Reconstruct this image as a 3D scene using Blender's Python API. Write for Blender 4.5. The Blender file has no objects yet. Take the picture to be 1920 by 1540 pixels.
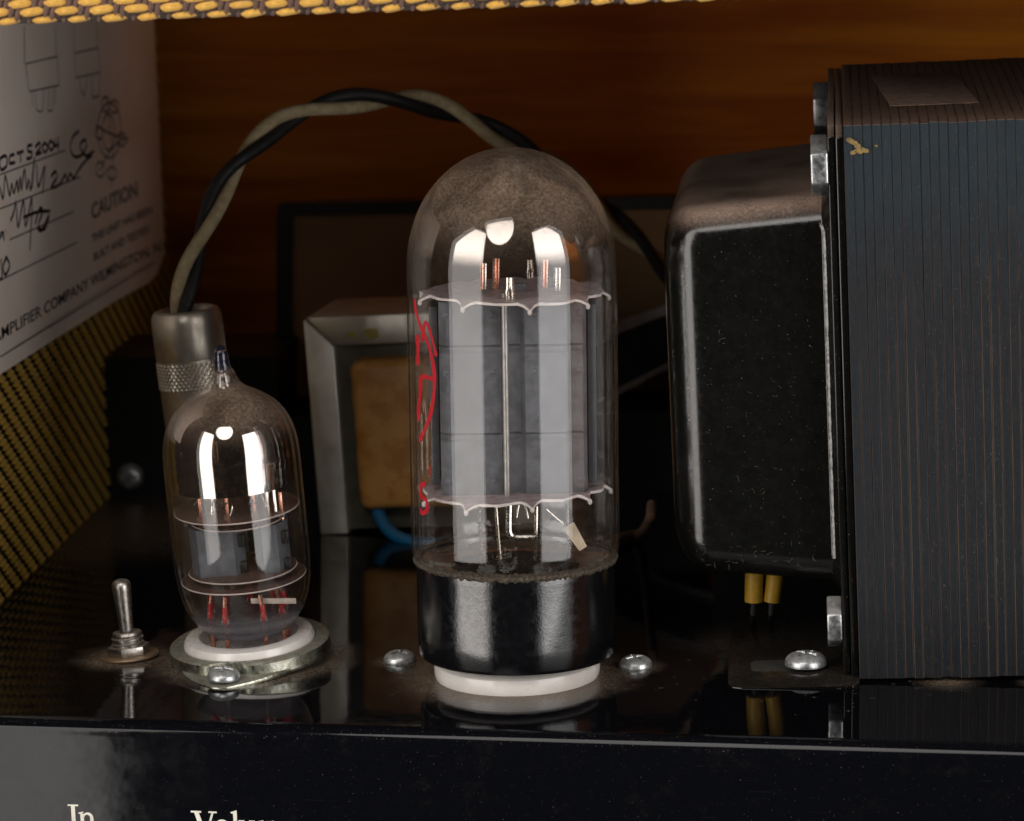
import bpy, bmesh, math, random
from math import sin, cos, pi, radians as R, tan, atan2, sqrt
from mathutils import Vector as V, Matrix as M
random.seed(7)
scn = bpy.context.scene
col = scn.collection
S = 0.001                                   # everything below is written in millimetres

# ------------------------------------------------------------------ camera
F, TH, ROLL = 6000.0, R(10.5), R(-1.6)      # focal length in photo pixels (1920 wide)
CAMR = M.Rotation(pi/2 - TH, 3, 'X') @ M.Rotation(ROLL, 3, 'Z')
def ray(px, py): return CAMR @ V(((px-960)/F, -(py-770)/F, -1))
CP = -519*ray(970, 1265)
cam = bpy.data.objects.new('camera', bpy.data.cameras.new('camera'))
col.objects.link(cam); scn.camera = cam
cam.matrix_world = M.Translation(CP*S) @ CAMR.to_4x4()
cam.data.sensor_width = 36; cam.data.lens = F/1920*36
cam.data.clip_start = 0.01; cam.data.clip_end = 20
cam.data.dof.use_dof = True; cam.data.dof.focus_distance = 0.507; cam.data.dof.aperture_fstop = 38
def onz(px, py, z=0.0):
    d = ray(px, py); return CP + d*((z-CP.z)/d.z)
def ony(px, py, Y=0.0):
    d = ray(px, py); return CP + d*((Y-CP.y)/d.y)

# ------------------------------------------------------------------ world, lamps, exposure
w = bpy.data.worlds.new('World'); scn.world = w; w.use_nodes = True
w.node_tree.nodes['Background'].inputs[0].default_value = (1, .93, .86, 1)
w.node_tree.nodes['Background'].inputs[1].default_value = 0.012
scn.view_settings.view_transform = 'Standard'; scn.view_settings.look = 'None'
scn.view_settings.exposure = 0.0; scn.view_settings.gamma = 1
def softbox(name, az, el, dist, sx, sy, rad, tgt, colr, disk=False, dz=0):
    l = bpy.data.lights.new(name, 'AREA'); l.shape = 'DISK' if disk else 'RECTANGLE'
    l.size = sx*S; l.size_y = sy*S; l.color = colr
    area = (pi/4*sx*sx if disk else sx*sy)*S*S
    l.energy = rad*area*pi
    o = bpy.data.objects.new(name, l); col.objects.link(o)
    p = V(tgt) + V((sin(az)*cos(el), -cos(az)*cos(el), sin(el)))*dist
    d = (V(tgt)-p).normalized()
    o.location = (p+V((0, 0, dz)))*S; o.rotation_euler = d.to_track_quat('-Z', 'Y').to_euler()
    return o
softbox('left softbox', R(-52.5), 0, 800, 560, 900, 4.4, (0, 0, 40), (1, .95, .90), dz=120)
softbox('right softbox', R(47), 0, 800, 527, 900, 4.4, (0, 0, 40), (1, .975, .96), dz=120)
softbox('top round lamp', R(-15), R(40), 430, 230, 230, 4.8, (0, 0, 60), (1, .95, .9), disk=True)
scn.render.engine = 'CYCLES'
scn.cycles.use_denoising = True
scn.cycles.max_bounces = 10; scn.cycles.transparent_max_bounces = 24
scn.cycles.glossy_bounces = 5; scn.cycles.diffuse_bounces = 3; scn.cycles.transmission_bounces = 8
scn.cycles.sample_clamp_indirect = 4; scn.cycles.caustics_reflective = True

# ------------------------------------------------------------------ material helpers
class N:
    def __init__(s, name):
        s.m = bpy.data.materials.new(name); s.m.use_nodes = True
        s.t = s.m.node_tree; s.t.nodes.clear()
        s.out = s.t.nodes.new('ShaderNodeOutputMaterial')
        tc = s.t.nodes.new('ShaderNodeTexCoord')
        s.mm = s.vm('SCALE', tc.outputs['Object'], scale=1000)
        g = s.t.nodes.new('ShaderNodeNewGeometry'); s.g = g
        sep = s.t.nodes.new('ShaderNodeSeparateXYZ'); s.l(g.outputs['Normal'], sep.inputs[0]); s.nz = sep.outputs[2]
    def l(s, a, b): s.t.links.new(a, b)
    def put(s, sock, v):
        if isinstance(v, bpy.types.NodeSocket): s.l(v, sock)
        elif v is not None:
            if hasattr(sock.default_value, '__len__') and len(sock.default_value) == 4 and len(v) == 3: v = (*v, 1)
            sock.default_value = v
    def vm(s, op, a, b=None, scale=None):
        n = s.t.nodes.new('ShaderNodeVectorMath'); n.operation = op
        s.put(n.inputs[0], a)
        if b is not None: s.put(n.inputs[1], b)
        if scale is not None: n.inputs['Scale'].default_value = scale
        return n.outputs['Value'] if op in ('DISTANCE', 'LENGTH', 'DOT_PRODUCT') else n.outputs[0]
    def ma(s, op, a, b=None, c=None, clamp=False):
        n = s.t.nodes.new('ShaderNodeMath'); n.operation = op; n.use_clamp = clamp
        s.put(n.inputs[0], a)
        if b is not None: s.put(n.inputs[1], b)
        if c is not None: s.put(n.inputs[2], c)
        return n.outputs[0]
    def noise(s, scale, detail=3, rough=.55, vec=None, stretch=None, dist=0):
        n = s.t.nodes.new('ShaderNodeTexNoise'); n.inputs['Scale'].default_value = scale
        n.inputs['Detail'].default_value = detail; n.inputs['Roughness'].default_value = rough
        n.inputs['Distortion'].default_value = dist
        v = vec or s.mm
        if stretch: v = s.vm('MULTIPLY', v, stretch)
        s.l(v, n.inputs['Vector']); return n.outputs['Fac']
    def ramp(s, f, a, b, lo=0., hi=1.):
        n = s.t.nodes.new('ShaderNodeMapRange'); n.interpolation_type = 'SMOOTHSTEP'
        s.put(n.inputs[0], f); s.put(n.inputs[1], a); s.put(n.inputs[2], b); s.put(n.inputs[3], lo); s.put(n.inputs[4], hi)
        return n.outputs[0]
    def mix(s, f, a, b):
        n = s.t.nodes.new('ShaderNodeMix'); n.data_type = 'RGBA'
        s.put(n.inputs[0], f); s.put(n.inputs[6], a); s.put(n.inputs[7], b); return n.outputs[2]
    def bump(s, h, dist, strength=1.):
        n = s.t.nodes.new('ShaderNodeBump'); n.inputs['Distance'].default_value = dist*S
        n.inputs['Strength'].default_value = strength; s.put(n.inputs['Height'], h); return n.outputs[0]
    def pbr(s, **k):
        n = s.t.nodes.new('ShaderNodeBsdfPrincipled')
        for a, v in k.items(): s.put(n.inputs[a.replace('_', ' ')], v)
        return n.outputs[0]
    def sh(s, kind, **k):
        n = s.t.nodes.new(kind)
        for a, v in k.items(): s.put(n.inputs[a], v)
        return n.outputs[0]
    def mixs(s, f, a, b):
        n = s.t.nodes.new('ShaderNodeMixShader'); s.put(n.inputs[0], f); s.l(a, n.inputs[1]); s.l(b, n.inputs[2]); return n.outputs[0]
    def done(s, shader): s.l(shader, s.out.inputs[0]); return s.m
    def dust(s, amount, fine=2.2, lo=.25, hi=.95):
        """settled dust: more of it the more the surface looks up, broken by fine and coarse noise"""
        up = s.ramp(s.nz, lo, hi)
        n1 = s.ramp(s.noise(fine, 4, .7), .3, .75)
        n2 = s.ramp(s.noise(.09, 3, .5), .25, .75, .45, 1)
        return s.ma('MULTIPLY', s.ma('MULTIPLY', up, n2), s.ma('MULTIPLY_ADD', n1, .55*amount, .45*amount), clamp=True)
DUST = (.17, .125, .095)
def simple(name, c, rough=.5, metal=0., dust=0., var=.25, vscale=.4, bump=.0, bscale=3., c2=None, specks=0., dcol=DUST, spec=.5, coat=0., vthr=(.35, .65), rvar=.1):
    n = N(name)
    f = n.ramp(n.noise(vscale, 4, .6), vthr[0], vthr[1])
    c2 = c2 or tuple(x*(1-var) for x in c)
    cc = n.mix(f, c, c2)
    rr = n.ramp(n.noise(vscale*2.3, 3, .6), .3, .7, max(rough-rvar, .02), rough+rvar)
    mm = metal
    d = None
    if dust: d = n.dust(dust)
    if specks:
        sp = n.ramp(n.noise(4.5, 2, .5), .70-specks*.1, .74-specks*.1, 0, .8)
        d = n.ma('MAXIMUM', d, sp) if d is not None else sp
    if d is not None:
        cc = n.mix(d, cc, dcol)
        rr = n.ma('ADD', n.ma('MULTIPLY', rr, n.ma('SUBTRACT', 1., d)), n.ma('MULTIPLY', d, .9), clamp=True)
        mm = n.ma('MULTIPLY', n.ma('SUBTRACT', 1., d), metal) if metal else 0.
    k = dict(Base_Color=cc, Roughness=rr, Metallic=mm, Specular_IOR_Level=spec, Coat_Weight=coat, Coat_Roughness=.04)
    if bump: k['Normal'] = n.bump(n.noise(bscale, 3, .6), bump)
    return n.done(n.pbr(**k))

# ------------------------------------------------------------------ mesh helpers (mm, scaled on building)
def nb(): return bmesh.new()
def merge(bm, other):
    me = bpy.data.meshes.new('tmp'); other.to_mesh(me); bm.from_mesh(me); bpy.data.meshes.remove(me); other.free()
def box(bm, x0, x1, y0, y1, z0, z1, bev=0, seg=2, mi=0):
    b = nb(); bmesh.ops.create_cube(b, size=1)
    for v in b.verts: v.co = V(((x0+x1)/2+v.co.x*(x1-x0), (y0+y1)/2+v.co.y*(y1-y0), (z0+z1)/2+v.co.z*(z1-z0)))
    if bev: bmesh.ops.bevel(b, geom=b.edges[:], offset=bev, segments=seg, profile=.5, affect='EDGES')
    for f in b.faces: f.material_index = mi
    merge(bm, b)
def lathe(bm, prof, seg=64, c=(0, 0), close=False, mi=0, wob=None):
    rings = []
    for k, (r, z) in enumerate(prof):
        if r < 1e-4: rings.append([bm.verts.new((c[0], c[1], z))])
        else: rings.append([bm.verts.new((c[0]+r*cos(2*pi*i/seg)*(wob(i/seg, k) if wob else 1), c[1]+r*sin(2*pi*i/seg)*(wob(i/seg, k) if wob else 1), z)) for i in range(seg)])
    for a, b in zip(rings, rings[1:]+([rings[0]] if close else [])):
        for i in range(seg):
            j = (i+1) % seg
            vs = ([a[0]] if len(a) == 1 else [a[i], a[j]]) + ([b[0]] if len(b) == 1 else [b[j], b[i]])
            if len(vs) > 2:
                f = bm.faces.new(vs); f.material_index = mi
    return rings
def loft(bm, secs, cap=True, mi=0):
    rings = [[bm.verts.new(p) for p in s] for s in secs]
    n = len(rings[0])
    for a, b in zip(rings, rings[1:]):
        for i in range(n):
            f = bm.faces.new((a[i], a[(i+1) % n], b[(i+1) % n], b[i])); f.material_index = mi
    if cap:
        for r in (rings[0], rings[-1]):
            f = bm.faces.new(r); f.material_index = mi
def frames(pts):
    out = []; t0 = (pts[1]-pts[0]).normalized()
    n = t0.orthogonal().normalized()
    for i, p in enumerate(pts):
        t = (pts[min(i+1, len(pts)-1)]-pts[max(i-1, 0)]).normalized()
        n = (n - t*n.dot(t)).normalized()
        out.append((p, n, t.cross(n)))
    return out
def tube(bm, pts, r, seg=10, cap=True, mi=0, flat=1., rs=None):
    pts = [V(p) for p in pts]
    secs = []
    for i, (p, n, b) in enumerate(frames(pts)):
        rr = rs[i] if rs else r
        secs.append([p+n*rr*cos(2*pi*k/seg)+b*rr*flat*sin(2*pi*k/seg) for k in range(seg)])
    loft(bm, secs, cap, mi)
def spline(pts, n=8):
    pts = [V(p) for p in pts]; out = []
    P = [pts[0]*2-pts[1]]+pts+[pts[-1]*2-pts[-2]]
    for i in range(1, len(P)-2):
        a, b, c, d = P[i-1:i+3]
        for k in range(n):
            t = k/n
            out.append(.5*((2*b)+(c-a)*t+(2*a-5*b+4*c-d)*t*t+(3*b-a-3*c+d)*t**3))
    out.append(P[-2]); return out
def prism(bm, poly, z0, z1, mi=0, ax='z', bev=0):
    b = nb()
    mk = {'z': lambda u, v, t: (u, v, t), 'x': lambda u, v, t: (t, u, v), 'y': lambda u, v, t: (u, t, v)}[ax]
    A = [b.verts.new(mk(u, v, z0)) for u, v in poly]; B = [b.verts.new(mk(u, v, z1)) for u, v in poly]
    b.faces.new(A); b.faces.new(B[::-1])
    for i in range(len(poly)): b.faces.new((A[i], B[i], B[(i+1) % len(poly)], A[(i+1) % len(poly)]))
    bmesh.ops.recalc_face_normals(b, faces=b.faces[:])
    if bev: bmesh.ops.bevel(b, geom=[e for e in b.edges], offset=bev, segments=2, profile=.5, affect='EDGES')
    for f in b.faces: f.material_index = mi
    merge(bm, b)
def ball(bm, c, r, sq=(1, 1, 1), u=16, v=10, mi=0):
    b = nb(); bmesh.ops.create_uvsphere(b, u_segments=u, v_segments=v, radius=r)
    for q in b.verts: q.co = V((q.co.x*sq[0]+c[0], q.co.y*sq[1]+c[1], q.co.z*sq[2]+c[2]))
    for f in b.faces: f.material_index = mi
    merge(bm, b)
def obj(name, bm, mats, parent=None, angle=35, normals=True, smooth=True):
    if normals: bmesh.ops.recalc_face_normals(bm, faces=bm.faces[:])
    for v in bm.verts: v.co *= S
    me = bpy.data.meshes.new(name); bm.to_mesh(me); bm.free()
    for m in (mats if isinstance(mats, (list, tuple)) else [mats]): me.materials.append(m)
    if smooth:
        me.shade_smooth(); me.set_sharp_from_angle(angle=R(angle))
    o = bpy.data.objects.new(name, me); col.objects.link(o); o.parent = parent
    return o
def empty(name, loc=(0, 0, 0), rot=(0, 0, 0)):
    o = bpy.data.objects.new(name, None); col.objects.link(o)
    o.location = V(loc)*S; o.rotation_euler = rot; o.empty_display_size = .005
    return o
def tag(o, label=None, cat=None, group=None, kind=None):
    if label: o['label'] = label
    if cat: o['category'] = cat
    if group: o['group'] = group
    if kind: o['kind'] = kind
    return o
def dup(root, loc, rot=None, **k):
    r = root.copy(); col.objects.link(r); r.location = V(loc)*S
    if rot is not None: r.rotation_euler = rot
    for ch in list(root.children):
        c = ch.copy(); col.objects.link(c); c.parent = r
        for g in list(ch.children):
            d = g.copy(); col.objects.link(d); d.parent = c
    tag(r, **k); return r
def part_copy(o, loc, rot=None, parent=None, scale=None):
    c = o.copy(); col.objects.link(c); c.parent = parent or o.parent
    c.location = V(loc)*S
    if rot is not None: c.rotation_euler = rot
    if scale is not None: c.scale = scale
    return c

# ------------------------------------------------------------------ materials
M_ = {}
def glass_mat(name, dust, dustlo, dusthi, tint=(.97, .97, .97), refl=1., zlo=None, zhi=None):
    n = N(name)
    lw = n.t.nodes.new('ShaderNodeLayerWeight'); lw.inputs[0].default_value = .5
    f5 = n.ma('POWER', lw.outputs['Facing'], 4.2)
    fr = n.ma('MULTIPLY_ADD', f5, .75*refl, .028*refl, clamp=True)
    gl = n.sh('ShaderNodeBsdfGlossy', Color=(1, 1, 1), Roughness=.012)
    tr = n.sh('ShaderNodeBsdfTransparent', Color=tint)
    body = n.mixs(fr, tr, gl)
    if dust:
        di = n.sh('ShaderNodeBsdfDiffuse', Color=(.38, .27, .195))
        up = n.ramp(n.nz, dustlo, dusthi, 0, 1)
        g1 = n.ramp(n.noise(2.2, 5, .75), .35, .72, .35, 1)
        g2 = n.ramp(n.noise(.13, 3, .6, dist=.6), .3, .7, .5, 1)
        sp = n.ramp(n.noise(5.5, 2, .5), .66, .72, 0, .28)
        zz = n.ma('MULTIPLY', n.ma('MULTIPLY', up, n.ma('MULTIPLY', g1, g2)), dust)
        edge = n.ma('MULTIPLY_ADD', n.ma('POWER', lw.outputs['Facing'], 2.5), .35, 1.)
        d = n.ma('MAXIMUM', n.ma('MULTIPLY', zz, edge), n.ma('MULTIPLY', sp, .55), clamp=True)
        thin = n.ramp(n.noise(.8, 4, .7), .4, .8, .008, .035)
        d = n.ma('MAXIMUM', d, thin)
        body = n.mixs(d, body, di)
    return n.done(body)
M_['glass'] = glass_mat('tube glass', .62, .02, .75)
M_['glass_in'] = glass_mat('inner glass', 0, 0, 1, refl=.75)
M_['glass_low'] = glass_mat('low reflection press glass', 0, 0, 1, refl=.35, tint=(.8, .78, .76))  # weaker reflection and a darker tint than the other glass
def getter_mat(name, z0, z1, zt0, zt1, refl):
    """silver-brown getter flash deposited on the inside of the bulb, fading at its lower edge"""
    n = N(name)
    sep = n.t.nodes.new('ShaderNodeSeparateXYZ'); n.l(n.mm, sep.inputs[0])
    z = n.ma('ADD', sep.outputs[2], n.ma('MULTIPLY', n.noise(.15, 2, .5), 1.2))
    a = n.ramp(z, z0, z1)
    b = n.ramp(z, zt0, zt1, 1, .3)
    gl = n.sh('ShaderNodeBsdfGlossy', Color=refl, Roughness=.045)
    tr = n.sh('ShaderNodeBsdfTransparent', Color=(1, 1, 1))
    dk = n.sh('ShaderNodeBsdfTransparent', Color=(.16, .10, .07))
    body = n.mixs(.72, dk, gl)
    return n.done(n.mixs(n.ma('MULTIPLY', a, b), tr, body))
M_['ceramic'] = simple('white ceramic', (.74, .70, .66), .22, dust=.25, var=.1, vscale=.25, bump=.02, bscale=2, dcol=(.3, .25, .2), coat=.2)
M_['bakelite'] = simple('black bakelite', (.004, .004, .005), .14, spec=.95, dust=.5, specks=.0, bump=.02, bscale=3, coat=.0, rvar=.06, dcol=(.11, .09, .075))
M_['zinc'] = simple('zinc plated steel', (.55, .57, .57), .34, .8, dust=.7, bump=.02, bscale=4, c2=(.34, .35, .36), vscale=1.2)
M_['zinc_yellow'] = simple('dulled zinc flange', (.46, .47, .40), .36, 1, dust=.75, bump=.03, bscale=3, c2=(.30, .29, .22), vscale=.7, dcol=(.15, .12, .09))
M_['nickel'] = simple('worn nickel', (.50, .46, .42), .36, 1, dust=.35, c2=(.36, .33, .29), vscale=.9, bump=.012, bscale=6)
M_['copper_washer'] = simple('tarnished copper washer', (.52, .34, .20), .4, 1, dust=.45, c2=(.36, .28, .19), vscale=.6)
M_['plug'] = simple('satin nickel plug', (.74, .67, .57), .33, .85, dust=.25, c2=(.52, .46, .38), vscale=.12, rvar=.03)
M_['plate'] = simple('grey carbonised anode', (.10, .105, .118), .55, .0, c2=(.055, .058, .065), vscale=.45, vthr=(.3, .75), bump=.05, bscale=7)
M_['plate_dark'] = simple('dark anode side', (.045, .047, .055), .5, .1, vscale=.5)
M_['mica'] = simple('dusty mica', (.34, .27, .27), .55, 0, c2=(.22, .175, .175), vscale=.6, bump=.02)
M_['mica_edge'] = simple('white mica edge', (.55, .49, .46), .5, 0)
M_['mica_rim'] = simple('thin mica rim', (.50, .42, .38), .4, 0)
M_['wire'] = simple('nickel wire', (.70, .64, .57), .25, 1, vscale=1.5)
M_['copper'] = simple('copper grid rod', (.85, .42, .30), .3, 1, vscale=1.5)
M_['red'] = simple('red ink', (.38, .004, .012), .4, 0, var=.2, vscale=1.5)
M_['red_sleeve'] = simple('red glass bead', (.42, .02, .02), .3, 0)
M_['blue'] = simple('blue insulation', (.006, .19, .42), .4, 0, dust=.4)
M_['yellow'] = simple('yellow insulation', (.52, .30, .02), .45, 0, dust=.3)
M_['cream'] = simple('cream braided insulation', (.56, .45, .27), .85, 0, dust=.25, c2=(.42, .33, .19), vscale=.7, bump=.08, bscale=4)
M_['black_wire'] = simple('black rubber insulation', (.012, .011, .011), .6, 0, dust=.5, dcol=(.07, .055, .045))
M_['brown_wire'] = simple('brown cloth insulation', (.10, .05, .03), .8, 0, dust=.5)
M_['frame'] = simple('bright tinned steel frame', (.97, .92, .82), .42, .85, dust=.7, c2=(.84, .79, .68), vscale=.12, bump=.02, bscale=2, dcol=(.13, .105, .085))
M_['core'] = simple('dark core steel', (.14, .135, .10), .55, .3, vscale=.3, dust=.4)
M_['kraft'] = simple('varnished kraft paper', (.66, .32, .085), .38, 0, c2=(.50, .20, .035), vscale=.22, bump=.05, bscale=1.2, vthr=(.42, .62), dust=.2)
M_['paper'] = simple('aged paper', (.90, .80, .72), .8, 0, c2=(.84, .72, .62), vscale=.03, bump=.05, bscale=.5)
M_['ink'] = simple('black ink', (.02, .02, .022), .6)
M_['ink_grey'] = simple('grey printed line', (.16, .15, .155), .7)
M_['letter'] = simple('cream screen print', (.74, .71, .62), .5)
M_['blackbox'] = simple('black steel', (.004, .004, .004), .45, 0, dust=.15)
M_['board'] = simple('brown fibre board', (.40, .24, .12), .8, 0, dust=.1, vscale=.03)
M_['strut'] = simple('grey speaker metal', (.55, .52, .5), .5, .0, dust=.2)
M_['bell'] = simple('black crackled enamel', (.005, .005, .0045), .15, 0, dust=1.7, specks=-.25, bump=.008, bscale=6, coat=.0, rvar=.04, dcol=(.30, .205, .155), spec=.6)
M_['steel_bolt'] = simple('bolt steel', (.45, .46, .46), .33, .9, dust=.9, c2=(.28, .29, .29), vscale=.5, vthr=(.45, .6), dcol=(.14, .11, .085))
M_['lam_top'] = None

# laminations: blue-black steel with rusty brown seams
def lam_mat():
    n = N('blued lamination steel')
    oi = n.t.nodes.new('ShaderNodeObjectInfo')
    sep = n.t.nodes.new('ShaderNodeSeparateXYZ'); n.l(n.mm, sep.inputs[0])
    vec = n.vm('ADD', n.mm, n.vm('SCALE', V((37, 11, 53)), scale=1)); 
    cmb = n.t.nodes.new('ShaderNodeCombineXYZ'); n.l(n.ma('MULTIPLY', oi.outputs['Random'], 90.), cmb.inputs[1])
    vec = n.vm('ADD', n.mm, cmb.outputs[0])
    st = n.noise(1., 4, .65, vec=vec, stretch=(4., .5, .12))
    st2 = n.noise(1., 4, .7, vec=vec, stretch=(9., .5, .25))
    c = n.mix(n.ramp(st, .35, .7), (.0035, .0065, .010), (.007, .0095, .0125))
    blue = n.ramp(n.ma('ADD', sep.outputs[2], n.ma('MULTIPLY', n.noise(.12, 3, .6, vec=vec), 30.)), 74, 108, 0, .8)
    c = n.mix(blue, c, (.010, .024, .034))
    c = n.mix(n.ramp(st2, .55, .75, 0, .6), c, (.03, .031, .032))
    br = n.ramp(n.noise(2.2, 5, .75, vec=vec, stretch=(1, 1, .5)), .52, .7, 0, .55)
    c = n.mix(br, c, (.040, .030, .024))
    x = n.ma('ABSOLUTE', n.ma('SUBTRACT', sep.outputs[0], .71))
    seam = n.ma('MULTIPLY', n.ma('MULTIPLY', n.ma('MULTIPLY', n.ramp(x, .53, .61), n.ma('MULTIPLY_ADD', oi.outputs['Random'], .75, .25)), n.ramp(n.ma('ADD', sep.outputs[2], n.ma('MULTIPLY', n.noise(.15, 3, .6, vec=vec), 60.)), 70, 110, 1, .35)), n.ramp(n.noise(.7, 4, .7, vec=vec, stretch=(1, 1, .15)), .3, .55, .35, .95))
    c = n.mix(seam, c, (.095, .068, .052))
    sp = n.ramp(n.noise(4.2, 2, .5, vec=vec), .69, .73, 0, .6); c = n.mix(sp, c, (.2, .17, .14))
    d = n.dust(1.5, 3.0); c = n.mix(d, c, (.27, .17, .125))
    return n.done(n.pbr(Base_Color=c, Roughness=n.ma('MULTIPLY_ADD', d, .4, .45), Metallic=.0, Specular_IOR_Level=.22,
                        Normal=n.bump(n.ma('ADD', n.ma('ADD', st, st2), n.noise(5, 3, .6, vec=vec)), .07)))
M_['lam'] = lam_mat()

# chassis enamel: black gloss, dust haloes round the parts that stand on it, lint and specks
def chassis_mat(spots):
    n = N('black gloss chassis enamel')
    d = n.ramp(n.noise(4.5, 2, .5), .705, .735, 0, .5)
    d = n.ma('MAXIMUM', d, n.ramp(n.noise(1.1, 6, .8), .72, .80, 0, .2))
    lu = n.ramp(n.noise(1.6, 5, .75), .42, .62)
    for (x, y, r0, r1, a) in spots:
        dd = n.vm('DISTANCE', n.mm, V((x, y, 0)))
        dd = n.ma('ADD', dd, n.ma('MULTIPLY', n.noise(.25, 3, .6), (r1-r0)*.9))
        h = n.ramp(dd, r0, r1+(r1-r0)*.9, min(1, a*1.25), 0)
        d = n.ma('MAXIMUM', d, n.ma('MULTIPLY', h, n.ma('MULTIPLY_ADD', lu, .6, .4)))
    front = n.ramp(n.nz, .9, .3)
    scr = n.ramp(n.noise(1., 3, .6, stretch=(.12, 1, 5.5), dist=1.2), .66, .74, 0, .035)
    d = n.ma('MAXIMUM', d, n.ma('MULTIPLY', front, n.ma('MAXIMUM', scr, n.ramp(n.noise(.16, 5, .75), .52, .85, .0, .022))))
    c = n.mix(d, (.0026, .0029, .0042), (.27, .205, .15))
    r = n.ma('ADD', n.ma('MULTIPLY', front, n.ramp(n.noise(.12, 4, .6), .3, .7, .015, .05)), n.ramp(n.noise(.4, 4, .6), .35, .7, .03, .06))
    r = n.ma('MULTIPLY_ADD', d, .8, r, clamp=True)
    return n.done(n.pbr(Base_Color=c, Roughness=r, Specular_IOR_Level=n.ma('MULTIPLY_ADD', front, -.08, .30), Normal=n.bump(n.noise(.25, 2, .4), .012)))

def wood_mat():
    n = N('amber varnished plywood')
    g = n.noise(.06, 6, .62, stretch=(.12, 1, 1.9), dist=.5)
    g2 = n.noise(.5, 5, .7, stretch=(.05, 1, 2.2))
    c = n.mix(n.ramp(g, .3, .7), (.95, .36, .020), (.62, .155, .007))
    c = n.mix(n.ramp(g2, .5, .75, 0, .18), c, (.40, .11, .012))
    return n.done(n.pbr(Base_Color=c, Roughness=.5, Specular_IOR_Level=.3, Normal=n.bump(g2, .05)))
M_['wood'] = wood_mat()
def thread_mat(name, a, b, var=.25):
    n = N(name)
    f = n.noise(3.2, 4, .75, stretch=(.35, 1, 2.2))
    oi = n.t.nodes.new('ShaderNodeObjectInfo')
    c = n.mix(n.ramp(f, .35, .68), a, b)
    c = n.mix(n.ma('MULTIPLY', oi.outputs['Random'], var), c, b)
    return n.done(n.pbr(Base_Color=c, Roughness=.6, Sheen_Weight=.15, Normal=n.bump(f, .3)))
M_['yellow_thread'] = thread_mat('lacquered yellow thread', (.86, .50, .08), (.58, .28, .03))
M_['brown_thread'] = thread_mat('lacquered brown thread', (.17, .085, .055), (.08, .035, .02))
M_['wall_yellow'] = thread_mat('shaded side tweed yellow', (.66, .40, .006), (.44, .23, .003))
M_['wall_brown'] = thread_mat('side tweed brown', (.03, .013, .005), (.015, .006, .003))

# ------------------------------------------------------------------ chassis
eL, eR = onz(0, 1348), onz(1920, 1402)
edir = (eR-eL).normalized(); CYAW = atan2(edir.y, edir.x)
emid = (eL+eR)/2
def to_ch(p):
    q = M.Rotation(-CYAW, 3, 'Z') @ (V(p)-emid); return q
P_small = onz(471, 1236); P_sw = onz(243, 1232)
P_s1, P_s2, P_s3 = onz(750, 1240), onz(1192, 1250), onz(1511, 1260)
P_tr = onz(1612, 1279)
ch = empty('amplifier_chassis', emid, (0, 0, CYAW))
tag(ch, 'glossy black enamelled steel chassis with cream control lettering under the tubes', 'chassis')
spots = []
bq = to_ch(onz(260, 985)); spots.append((bq.x, bq.y, 14, 34, .5))
for p, r0, r1, a in ((V((0, 0, 0)), 12.5, 19.5, .75), (P_small, 12, 17.5, .85), (P_small+V((0, -11, 0)), 4, 8.5, .7), (P_sw, 4, 9, .8), (P_s1, 2.2, 4.5, .5), (P_s2, 2.2, 4.8, .5),
                     (onz(1500, 1200), 6, 16, .5), (P_tr+V((14, -1, 0)), 1, 5, .7), (P_tr+V((30, -3, 0)), 1, 5, .7)):
    q = to_ch(p); spots.append((q.x, q.y, r0, r1, a))
M_['chassis'] = chassis_mat(spots)
bm = nb()
rad = 2.3
prof = [(230, 0), (60, 0), (rad+6, 0), (rad+.25, 0), (rad, 0)] + [(rad-rad*sin(a), -rad+rad*cos(a)) for a in [pi/2*k/10 for k in range(1, 11)]] + [(0, -rad-.25), (0, -12), (0, -45), (1.2, -45), (1.2, -3)]
xs = [-190+10*i for i in range(39)]
loft(bm, [[(x, y, z) for (y, z) in prof] for x in xs], cap=False)
obj('top_and_front', bm, M_['chassis'], ch)

# serif letters on the front face: outlines on a 10-high cap grid
def stroke(a, b, w): # slanted bar with horizontal ends
    return [(a[0]-w/2, a[1]), (a[0]+w/2, a[1]), (b[0]+w/2, b[1]), (b[0]-w/2, b[1])]
def ringpoly(cx, cy, rx, ry, tx, ty, n=28):
    return [[(cx+rx*cos(a), cy+ry*sin(a)), (cx+rx*cos(b), cy+ry*sin(b)), (cx+(rx-tx)*cos(b), cy+(ry-ty)*sin(b)), (cx+(rx-tx)*cos(a), cy+(ry-ty)*sin(a))]
            for a, b in [(2*pi*i/n, 2*pi*(i+1)/n) for i in range(n)]]
def serif(x, y, w, t=.7): return [(x-w/2, y-t/2), (x+w/2, y-t/2), (x+w/2, y+t/2), (x-w/2, y+t/2)]
def nshape(x0):
    ps = [stroke((x0+1.2, 6.3), (x0+1.2, .3), 1.5), [(x0-.4, 6.7), (x0-.2, 6.2), (x0+.6, 6.0), (x0+1.95, 6.9), (x0+1.9, 7.2)], serif(x0+1.2, .3, 3.2),
          stroke((x0+5.4, 4.6), (x0+5.4, .3), 1.5), serif(x0+5.4, .3, 3.2)]
    n = 10
    for i in range(n):
        a, b = pi*i/n, pi*(i+1)/n
        f = lambda t: (x0+3.75+2.4*cos(t), 4.5+2.4*sin(t)); g = lambda t: (x0+3.4+1.35*cos(t), 4.4+1.5*sin(t))
        ps.append([f(a), f(b), g(b), g(a)])
    return ps
def I_(x0): return [stroke((x0+2, 10), (x0+2, 0), 1.7), serif(x0+2, 9.8, 4.6), serif(x0+2, .3, 4.6)]
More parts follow.
